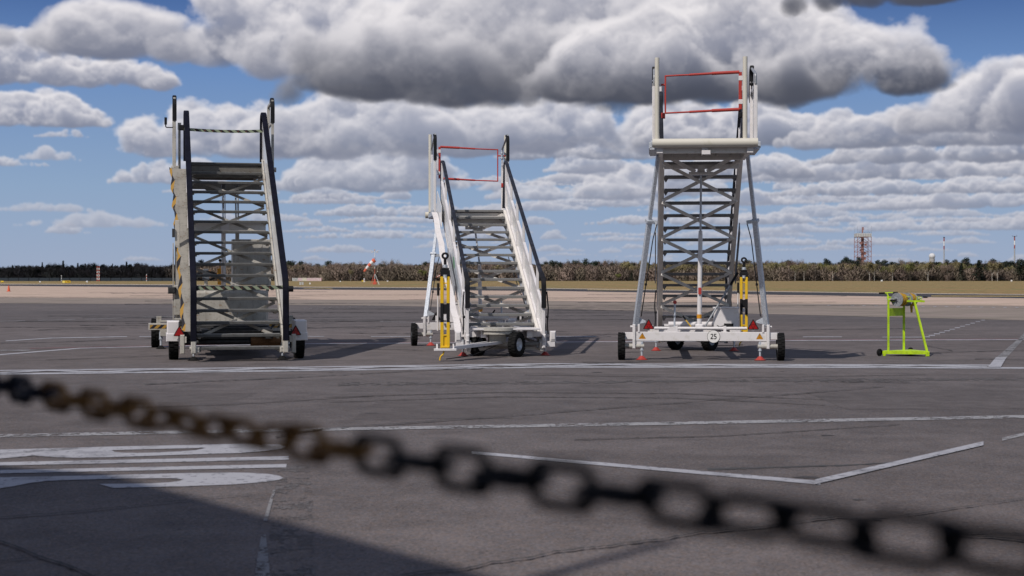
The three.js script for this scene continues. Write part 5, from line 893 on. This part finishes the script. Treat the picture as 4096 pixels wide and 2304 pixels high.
{
  const r = rng(505), spots = Object.fromEntries(Object.keys(KINDS).map((k) => [k, KINDS[k].shapes.map(() => [])]));
  const pick = (px, row) => {
    const q = r();
    if (px < 520) return q < 0.5 ? 'pine' : q < 0.62 ? 'spruce' : 'bare';  // extra dark conifers here, cloud shade put into the colour of the wood
    if (row >= 3) return q < (px > 3150 ? 0.86 : px > 2000 ? 0.55 : 0.34) ? 'pine' : 'bare';
    if (px < 2480) return q < 0.93 ? 'bare' : q < 0.975 ? 'birch' : q < 0.985 ? 'pine' : 'green';
    if (px < 3350) return q < 0.36 ? 'bare' : q < 0.9 ? 'birch' : q < 0.97 ? 'green' : 'pine';
    return q < 0.18 ? 'bare' : q < 0.58 ? 'birch' : q < 0.72 ? 'green' : q < 0.88 ? 'pine' : 'spruce';
  };
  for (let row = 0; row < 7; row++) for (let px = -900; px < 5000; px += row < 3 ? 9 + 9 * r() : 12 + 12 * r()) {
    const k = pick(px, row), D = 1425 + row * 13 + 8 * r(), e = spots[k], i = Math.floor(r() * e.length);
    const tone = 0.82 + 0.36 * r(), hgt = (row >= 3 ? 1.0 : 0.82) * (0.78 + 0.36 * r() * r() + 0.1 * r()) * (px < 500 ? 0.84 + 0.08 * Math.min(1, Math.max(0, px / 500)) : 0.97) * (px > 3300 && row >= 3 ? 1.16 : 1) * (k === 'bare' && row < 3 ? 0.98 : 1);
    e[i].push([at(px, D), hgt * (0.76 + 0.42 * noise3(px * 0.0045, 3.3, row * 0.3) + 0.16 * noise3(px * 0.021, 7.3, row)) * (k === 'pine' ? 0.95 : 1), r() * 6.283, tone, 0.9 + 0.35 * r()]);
  }
  const m4 = new THREE.Matrix4(), q4 = new THREE.Quaternion(), col = new THREE.Color();
  const wood = (name, label, geo, mat, list, vary) => {
    const im = new THREE.InstancedMesh(geo, mat, list.length); im.name = numbered(name); im.userData = { kind: 'stuff', label, category: 'wood' }; im.castShadow = im.receiveShadow = true;
    list.forEach(([p, s, a, t, w], i) => { im.setMatrixAt(i, m4.compose(p, q4.setFromAxisAngle(V(0, 1, 0), a), V(s * w, s, s * w))); im.setColorAt(i, col.setRGB(vary ? t : 1, vary ? t * (0.93 + 0.14 * ((i * 0.618) % 1)) : 1, vary ? t : 1)); });
    scene.add(im);
  };
  const words = { pine: 'dark pines of the far wood', spruce: 'dark spruces of the far wood', bare: 'bare brown trees of the far wood', birch: 'pale birches of the far wood', green: 'greening trees of the far wood' };
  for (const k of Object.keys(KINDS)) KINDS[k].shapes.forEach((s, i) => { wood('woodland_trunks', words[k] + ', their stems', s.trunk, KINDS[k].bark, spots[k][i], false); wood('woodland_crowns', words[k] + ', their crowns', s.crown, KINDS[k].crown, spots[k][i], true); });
  // low growth along the edge of the wood
  const br = rng(77), brush = ready([blades(br, 2200, () => { const v = V(br() * 2 - 1, br() * br(), br() * 2 - 1); return [V(v.x * 4.5, v.y * 5.5, v.z * 2), v]; }, 0.45, 0.18, 0.6)]), list = [];
  for (let px = -900; px < 5000; px += 16) for (let k = 0; k < 3; k++) list.push([at(px + 14 * br(), 1420 + k * 16 + 6 * br()), 1.2 + 1.6 * br(), br() * 6.283, 0.6 + 0.6 * br(), 1.2]);
  wood('undergrowth', 'brown brushwood along the edge of the wood', brush, leafy(0.25, 0.195, 0.155), list, true);
}
// trees that stand out along the edge
{
  const tree = (kind, i, px, D, hgt, wide, label, name) => {
    const t = thing(name, label, 'tree', 0, 0, 0, px * 0.7, 'trees at the edge of the wood'), s = KINDS[kind].shapes[i % KINDS[kind].shapes.length];
    t.position.copy(at(px, D)); t.scale.set(hgt / 18 * wide, hgt / 18, hgt / 18 * wide);
    part(t, 'trunk', s.trunk, KINDS[kind].bark); part(t, 'crown', s.crown, KINDS[kind].crown);
  };
  [['spruce', 0, 2527, 1405, 9.5, 1.1, 'small dark conifer just left of the raised stairs', 'conifer_tree'], ['spruce', 1, 2650, 1408, 14, 1, 'dark conifer seen behind the raised stairs', 'conifer_tree'],
    ['green', 0, 1690, 1408, 11, 1.5, 'fresh green tree seen behind the strut of the middle stairs', 'young_tree'], ['green', 1, 2475, 1404, 7, 2, 'low yellow-green bush left of the small dark conifer', 'young_tree'],
    ['spruce', 0, 3846, 1406, 16, 1.35, 'dark conifer right of the white dome', 'conifer_tree'], ['spruce', 1, 3915, 1403, 19, 1.8, 'broad dark conifer between the two tall masts', 'conifer_tree'], ['pine', 0, 4082, 1402, 21, 1.5, 'dark pine at the right edge of the picture', 'pine_tree'],
    ['birch', 0, 3478, 1404, 18, 1, 'pale birch standing just right of the lattice tower', 'birch_tree'], ['birch', 1, 3497, 1403, 17, 1, 'second pale birch right of the lattice tower', 'birch_tree'], ['birch', 2, 3570, 1404, 16, 1.1, 'yellowish birch halfway between tower and white dome', 'birch_tree'], ['green', 0, 3640, 1403, 17.5, 1.2, 'leafing tree left of the white dome', 'young_tree'],
    ['birch', 0, 3712, 1402, 18.5, 1.3, 'white-stemmed birch below the white dome', 'birch_tree'], ['bare', 1, 3788, 1402, 17, 1.3, 'broad bare tree below the slimmer mast', 'bare_tree'], ['birch', 2, 3968, 1402, 18.5, 1, 'pale birch right of the broad dark conifer', 'birch_tree'], ['birch', 1, 3990, 1402, 18.5, 1, 'thin birch left of the rightmost mast', 'birch_tree'],
    ['birch', 1, 3180, 1404, 16, 1, 'white-stemmed birch right of the raised stairs', 'birch_tree'], ['birch', 0, 3216, 1404, 16.5, 1, 'leaning pale birch between raised stairs and lattice tower', 'birch_tree'], ['birch', 2, 3330, 1404, 15, 1.1, 'olive birch left of the lattice tower', 'birch_tree'],
    ['birch', 1, 1402, 1404, 11, 0.9, 'small pale birch left of the windsock', 'birch_tree'], ['bare', 0, 1425, 1500, 21, 1.2, 'tall bare tree rising above the wood left of the windsock', 'bare_tree'], ['pine', 1, 1315, 1500, 20.5, 1.7, 'round-topped pine above the wood between left stairs and windsock', 'pine_tree'], ['pine', 2, 1160, 1500, 20.5, 2, 'round-topped pine just right of the left stairs', 'pine_tree'],
    ['pine', 0, 2990, 1500, 21.5, 1.8, 'broad pine crown above the wood right of the raised stairs', 'pine_tree'], ['pine', 1, 3400, 1490, 22, 1.7, 'dark pine crown left of the lattice tower', 'pine_tree'],
  ].forEach((a) => tree(...a));
}
// ---------------------------------------------------------------- things on the airfield
function stripes(p, q, r, n, first) { return [0, 1].map((c) => Array.from({ length: n }, (_, k) => k).filter((k) => (k + first) % 2 === c).map((k) => cyl(p.clone().lerp(q, k / n), p.clone().lerp(q, (k + 1) / n), r, r, 8))); }
const M_SIGNALRED = std(0.52, 0.09, 0.05, 0.7), M_SIGNALWHITE = std(0.72, 0.72, 0.72, 0.7), M_SOCK = std(0.62, 0.13, 0.07, 0.85, { side: THREE.DoubleSide }), M_SOCKW = std(0.72, 0.71, 0.72, 0.85, { side: THREE.DoubleSide }), M_SIGNYELLOW = std(0.66, 0.46, 0.03, 0.6);
function windsock(px, D, k, label, lean) {
  const t = thing('windsock', label, 'windsock', 0, 0, 0, 0, 'windsocks beside the runway'), p = at(px, D); t.position.copy(p); t.scale.setScalar(k);
  const [w, rd] = stripes(V(0, 0, 0), V(0, 8.9, 0), 0.075, 6, 1);
  part(t, 'mast', rd, M_SIGNALRED); part(t, 'mast', w, M_SIGNALWHITE);
  for (let i = 0; i < 3; i++) { const a = i * 2.094 + 0.4, f = V(Math.cos(a) * 1.35, 0.02, Math.sin(a) * 1.35); part(t, 'leg', [cyl(f, V(0, 3.2, 0).lerp(f, 0.08), 0.07, 0.06, 6)], i ? M_SIGNALRED : M_SIGNALWHITE); }
  part(t, 'base_box', [box(1.1, 0.7, 1.1, 0, 0.36, 0, 0.03), box(0.5, 0.9, 0.5, 0, 1.1, 0, 0.03)], M_SIGNALRED);
  part(t, 'lamp_arm', [tube([V(-1.4, 9.65, 0), V(-0.5, 9.3, 0), V(0, 9.22, 0), V(0.5, 9.3, 0), V(1.4, 9.65, 0)], 0.05, 0.2, 6), cyl(V(0, 8.8, 0), V(0, 9.7, 0), 0.05), ...[-0.85, -0.55, 0.55, 0.85].map((x) => box(0.22, 0.3, 0.22, x, 9.05, 0, 0.03)), ...[-0.7, 0.7].map((x) => box(0.5, 0.06, 0.3, x, 9.24, 0))], M.white);
  part(t, 'beacon', [new THREE.SphereGeometry(0.16, 10, 8).translate(0, 9.65, 0)], M.amber);
  const sock = new THREE.Group(); sock.name = 'sock'; t.add(sock);
  const mid = (s) => V(-lean[0] * s - 0.2 * Math.sin(s * 3) * 0, 6.9 - lean[1] * (s * 0.75 + s * s * 0.25), 0.25 + 0.5 * s), rad = (s) => lerp(0.62, 0.26, s);
  for (let b = 0; b < 5; b++) part(sock, 'sock_band', [sweepRings(Array.from({ length: 5 }, (_, k) => { const s = (b + k / 4) / 5; return [mid(s), rad(s) * (1 + 0.04 * Math.sin(s * 23))]; }))], b % 2 ? M_SOCKW : M_SOCK);
  part(sock, 'sock_ring', [new THREE.TorusGeometry(0.62, 0.03, 6, 20).rotateY(1.0).translate(mid(0).x, mid(0).y, mid(0).z)], M.darkSteel);
}
function sweepRings(list) { const n = 14, pos = [], pts = list.map(([c, r], i) => { const a = list[Math.max(0, i - 1)][0], b = list[Math.min(list.length - 1, i + 1)][0], t = b.clone().sub(a).normalize(), x = V(0, 0, 1).cross(t).normalize(), y = t.clone().cross(x); return Array.from({ length: n }, (_, k) => c.clone().addScaledVector(x, Math.cos(k / n * 6.2832) * r).addScaledVector(y, Math.sin(k / n * 6.2832) * r)); }); for (let i = 0; i < pts.length - 1; i++) for (let k = 0; k < n; k++) { const a = pts[i][k], b = pts[i][(k + 1) % n], c = pts[i + 1][(k + 1) % n], d = pts[i + 1][k]; for (const v of [a, b, c, a, c, d]) pos.push(v.x, v.y, v.z); } const g = new THREE.BufferGeometry(); g.setAttribute('position', new THREE.Float32BufferAttribute(pos, 3)); g.computeVertexNormals(); return g; }
windsock(1499, 427, 1, 'red and white windsock on a mast beside the runway', [2.9, 3.3]);
windsock(1762, 640, 0.46, 'small distant windsock peeping out beside the black and yellow drawbar', [3.6, 1.9]);
{ // lattice tower with a white cabin
  const D = 1750, t = thing('radar_tower', 'red and white lattice tower with a white cabin rising over the wood', 'tower'); t.position.copy(at(3451, D)); const s = 7.9, M1 = std(0.27, 0.13, 0.115, 0.8), y = (py) => 1.4 + (HORIZON - py) * D / FOCAL, top = y(948), cab = y(934);
  for (const [a, b] of [[-1, -1], [1, -1], [1, 1], [-1, 1]]) { part(t, 'leg', [beam(V(a * s, 0, b * s), V(a * s, top, b * s), 0.55, 0.55)], M1); part(t, 'antenna', [cyl(V(a * s, cab, b * s), V(a * s, y(905), b * s), 0.1)], M.alu); }
  const lev = 6; for (let k = 0; k < lev; k++) for (const z of [-s, s]) { const y0 = top * (0.32 + 0.68 * k / lev), y1 = top * (0.32 + 0.68 * (k + 1) / lev); part(t, 'brace', [beam(V(-s, y0, z), V(0, y1, z), 0.4, 0.4)], M1); part(t, 'brace', [beam(V(s, y0, z), V(0, y1, z), 0.4, 0.4)], M1); part(t, 'girder', [beam(V(-s, y1 - 0.2, z), V(s, y1 - 0.2, z), 0.4, 0.5)], M1); }
  part(t, 'core', [cyl(V(-0.4, 0, 0), V(-0.4, top, 0), 1.7, 1.7, 10)], M1); for (const [x, h] of [[1.6, 0.62], [-3, 0.7], [2.4, 0.82], [-3, 0.86], [1.2, 0.5]]) part(t, 'dish', [lathe([[0.01, 0.3], [1.1, 0.4], [1.6, 0.9], [1.5, 1.0], [0.01, 0.5]], 14).rotateX(Math.PI / 2).translate(x, top * h, s * 0.4)], M1);
  part(t, 'cabin', [box(s * 2 + 0.6, cab - top, s * 2 + 0.6, 0, (cab + top) / 2, 0, 0.1)], std(0.5, 0.5, 0.49, 0.8)); for (let k = 0; k < 8; k++) part(t, 'cabin_panel', [box(0.5, (cab - top) * 0.86, 0.2, -s + 0.9 + k * 2.0, (cab + top) / 2, s + 0.36)], std(0.28, 0.26, 0.26, 0.8));
  part(t, 'railing', [beam(V(-s, cab + 1.2, s), V(s, cab + 1.2, s), 0.2, 0.2), ...Array.from({ length: 9 }, (_, k) => box(0.15, 1.3, 0.15, -s + k * s / 4, cab + 0.6, s))], M.darkSteel);
  part(t, 'beacon_mast', [cyl(V(-0.6, cab, 0), V(-0.6, y(908), 0), 0.55), box(1.5, 4, 1, -0.4, y(922), 0), box(0.9, 3, 1, 0.8, y(914), 0), box(1.2, 1.4, 0.8, 0, y(928), 0)], M1);
}
for (const [px, y0, label, th] of [[3776, 948, 'slim red and white chimney mast near the white dome', 0.75], [4058, 944, 'tall red and white mast near the right edge', 0.8]]) {
  const D = 1500, t = thing('striped_mast', label, 'mast', 0, 0, 0, 0, 'tall masts over the wood'); t.position.copy(at(px, D)); const h = 1.4 + (HORIZON - y0) * D / FOCAL;
  part(t, 'shaft', [cyl(V(0, 0, 0), V(0, h * 0.72, 0), th, th * 0.8, 12)], std(0.36, 0.36, 0.36, 0.8));
  [[0.72, 0.8, 1], [0.8, 0.9, 0], [0.9, 0.985, 1]].forEach(([a, b, red]) => part(t, 'shaft_band', [cyl(V(0, h * a, 0), V(0, h * b, 0), th * 0.8, th * 0.75, 12)], red ? std(0.3, 0.07, 0.06, 0.7) : M_SIGNALWHITE));
  part(t, 'head', [cyl(V(0, h * 0.985, 0), V(0, h, 0), th * 1.25, th * 1.1, 12), ...(px > 4000 ? [-2.2, 2.2].flatMap((x) => [cyl(V(x, h * 0.985, 0), V(x, h * 1.02, 0), 0.12), beam(V(0, h * 0.99, 0), V(x, h * 0.99, 0), 0.15, 0.15)]) : [])], M.darkSteel);
}
{ const D = 1600, t = thing('radome', 'white radar dome showing above the pines', 'dome'); t.position.copy(at(3728, D)); const h = 1.4 + (HORIZON - 1034) * D / FOCAL; part(t, 'shell', [new THREE.SphereGeometry(3.2, 18, 14).translate(0, h + 2.4, 0)], std(0.62, 0.62, 0.63, 0.7)); for (let k = 0; k < 7; k++) part(t, 'rib', [new THREE.TorusGeometry(3.22, 0.07, 5, 28).rotateY(k / 7 * Math.PI).translate(0, h + 2.4, 0)], std(0.4, 0.4, 0.42, 0.7)); part(t, 'tower', [cyl(V(0, 0, 0), V(0, h, 0), 2.4, 2.9, 14)], std(0.36, 0.35, 0.34, 0.8)); }
{ // localizer aerials painted red and white
  const D = 1330, t = thing('aerial_row', 'long low row of red and white aerial panels before the wood', 'antenna'); t.position.copy(at(1168, D)); const step = 25.6 / 27;
  for (let k = 0; k < 27; k++) { part(t, 'aerial_panel', [box(step * 0.5, 2.7, 0.4, (k + 0.5) * step, 1.45, 0, 0.04)], M_SIGNALWHITE); if (k > 4) part(t, 'aerial_panel', [box(step * 0.46, 2.5, 0.36, (k + 1) * step, 1.45, 0.02, 0.04)], k > 8 && k < 13 ? std(0.5, 0.42, 0.2, 0.8) : std(0.50, 0.22, 0.24, 0.8)); }
  part(t, 'beam', [box(25.6, 0.2, 0.3, 12.8, 0.15, -0.3)], M.alu);
}
{ const D = 1340, t = thing('blast_fence', 'grey blast fence along the dark wood at the left', 'fence'); t.position.copy(at(-500, D)); const L = 1230 * D / FOCAL; for (let k = 0; k < 30; k++) part(t, 'fence_panel', [box(L / 30 * 0.94, 2.8, 0.25, (k + 0.5) * L / 30, 1.45, 0, 0.03)], std(0.19, 0.19, 0.185, 0.85)); part(t, 'fence_rail', [box(L, 0.12, 0.2, L / 2, 2.4, -0.25)], M.darkSteel); }
{ const D = 1290, t = thing('mast_pair', 'pair of red and white striped masts before the dark wood', 'mast'); t.position.copy(at(393, D)); for (const x of [-0.85, 0.85]) { const [w, rd] = stripes(V(x, 0, 0), V(x, 12.6, 0), 0.36, 9, 1); part(t, 'pole', w, M_SIGNALWHITE); part(t, 'pole', rd, M_SIGNALRED); } for (let k = 1; k < 9; k++) part(t, 'rung', [box(1.7, 0.25, 0.2, 0, k * 1.36, 0)], M_SIGNALWHITE); }
for (const [px, h, label] of [[246, 5, 'thin grey mast left of the striped mast pair'], [586, 6, 'thin striped mast right of the striped mast pair']]) { const t = thing('thin_mast', label, 'mast', 0, 0, 0, 0, 'thin masts before the wood'); t.position.copy(at(px, 1280)); const [w, rd] = stripes(V(0, 0, 0), V(0, h, 0), 0.26, 5, 0); part(t, 'pole', w, M_SIGNALWHITE); part(t, 'pole', rd, px > 400 ? M_SIGNALRED : M.alu); }
{ // yellow taxiway signs
  const sign = (px, D, w, h, text, label) => { const t = thing('taxiway_sign', label, 'sign', 0, 0, 0, 0, 'yellow taxiway signs'); t.position.copy(at(px, D)); part(t, 'board', [box(w, h, 0.2, 0, h / 2 + 0.12, 0, 0.02)], M_SIGNYELLOW); part(t, 'foot', [box(w * 0.9, 0.14, 0.3, 0, 0.07, 0)], M.darkSteel); if (text) { const tex = canvasTex(256, 80, (x) => { x.fillStyle = '#d2aa1e'; x.fillRect(0, 0, 256, 80); x.fillStyle = '#14110c'; x.font = 'bold 66px sans-serif'; x.fillText('PM', 140, 64); x.fillRect(92, 36, 36, 9); x.beginPath(); x.moveTo(78, 40); x.lineTo(104, 20); x.lineTo(104, 60); x.fill(); x.fillStyle = '#e8d36a'; x.fillRect(0, 0, 74, 80); }); const m = printed(t, 'sign_face', new THREE.PlaneGeometry(w * 0.98, h * 0.94), std(1, 1, 1, 0.6, { map: tex })); m.position.set(0, h / 2 + 0.12, 0.104); } };
  sign(266, 560, 3.0, 0.85, true, 'yellow taxiway sign reading PM with an arrow'); sign(9, 700, 1.4, 0.7, false, 'small yellow sign at the left edge'); sign(1451, 900, 1.2, 0.8, false, 'small yellow board beside the windsock mast');
}
{ const t = thing('marker_post', 'rounded red and white marker beside the small yellow board', 'marker'); t.position.copy(at(1457, 880)); part(t, 'shell', [lathe([[0.01, 2.0], [0.3, 1.95], [0.42, 1.5], [0.36, 0.7], [0.5, 0.0]], 14)], M_SIGNALWHITE); part(t, 'band', [cyl(V(0, 0.9, 0), V(0, 1.3, 0), 0.42, 0.44)], std(0.5, 0.25, 0.22, 0.8)); }
{ const t = thing('traffic_cone', 'orange traffic cone standing on the far apron at the left', 'cone'); t.position.copy(at(35, 176, 0.012)); part(t, 'cone', [lathe([[0.045, 0.68], [0.06, 0.68], [0.17, 0.05], [0.15, 0.045]], 20)], std(0.62, 0.09, 0.025, 0.6)); part(t, 'base', [box(0.42, 0.05, 0.42, 0, 0.026, 0, 0.015)], std(0.5, 0.07, 0.02, 0.6)); part(t, 'reflective_band', [cyl(V(0, 0.3, 0), V(0, 0.42, 0), 0.118, 0.098, 20)], std(0.6, 0.4, 0.36, 0.5)); }
{ const t = thing('cabinet_pair', 'pair of pale equipment cabinets on the grass', 'cabinet'); t.position.copy(at(1206, 385, 0.02)); for (const x of [-0.28, 0.3]) part(t, 'cabinet', [box(0.44, 0.72, 0.4, x, 0.37, 0, 0.02), box(0.5, 0.06, 0.46, x, 0.75, 0)], std(0.42, 0.43, 0.42, 0.7)); }
for (const [px, D, s, label] of [[1240, 420, 0.5, 'small white box on the grass right of the cabinets'], [1361, 800, 0.7, 'tiny white marker on the grass left of the windsock'], [3527, 1000, 1.2, 'pale marker board below the lattice tower'], [4046, 1000, 1.1, 'pale marker board at the right edge of the grass'], [1550, 900, 0.8, 'yellowish marker right of the windsock'], [160, 700, 0.7, 'small pale marker near the yellow sign'], [348, 700, 0.8, 'small pale marker left of the striped masts']]) { const t = thing('field_marker', label, 'marker', 0, 0, 0, 0, 'markers on the grass'); t.position.copy(at(px, D, 0.02)); part(t, 'board', [box(s * 0.9, s * 0.8, s * 0.5, 0, s * 0.55, 0, 0.03)], M_SIGNALWHITE); part(t, 'stake', [box(s * 0.2, s * 0.2, s * 0.2, 0, s * 0.1, 0)], M.alu); }
{ // a cumulus to the left of the picture, whose shadow lies on the left end of the wood
  const r = rng(31), c = at(120, 1470).addScaledVector(SUN, 1500 / SUN.y), gs = [];
  for (let k = 0; k < 46; k++) { const a = r() * 6.283, q = Math.sqrt(r()), R = 46 + 50 * r() * (1 - q * 0.5); gs.push(new THREE.IcosahedronGeometry(R, 3).scale(1.25, 0.75, 1.1).translate(Math.cos(a) * q * 250 - 70, R * 0.3 * r(), Math.sin(a) * q * 190)); }
  const m = part(scene, 'cloud', gs, std(0.85, 0.85, 0.86, 1)); m.position.copy(c); m.userData = { kind: 'structure', label: 'white cumulus cloud outside the picture' };
}

renderer.render(scene, camera);
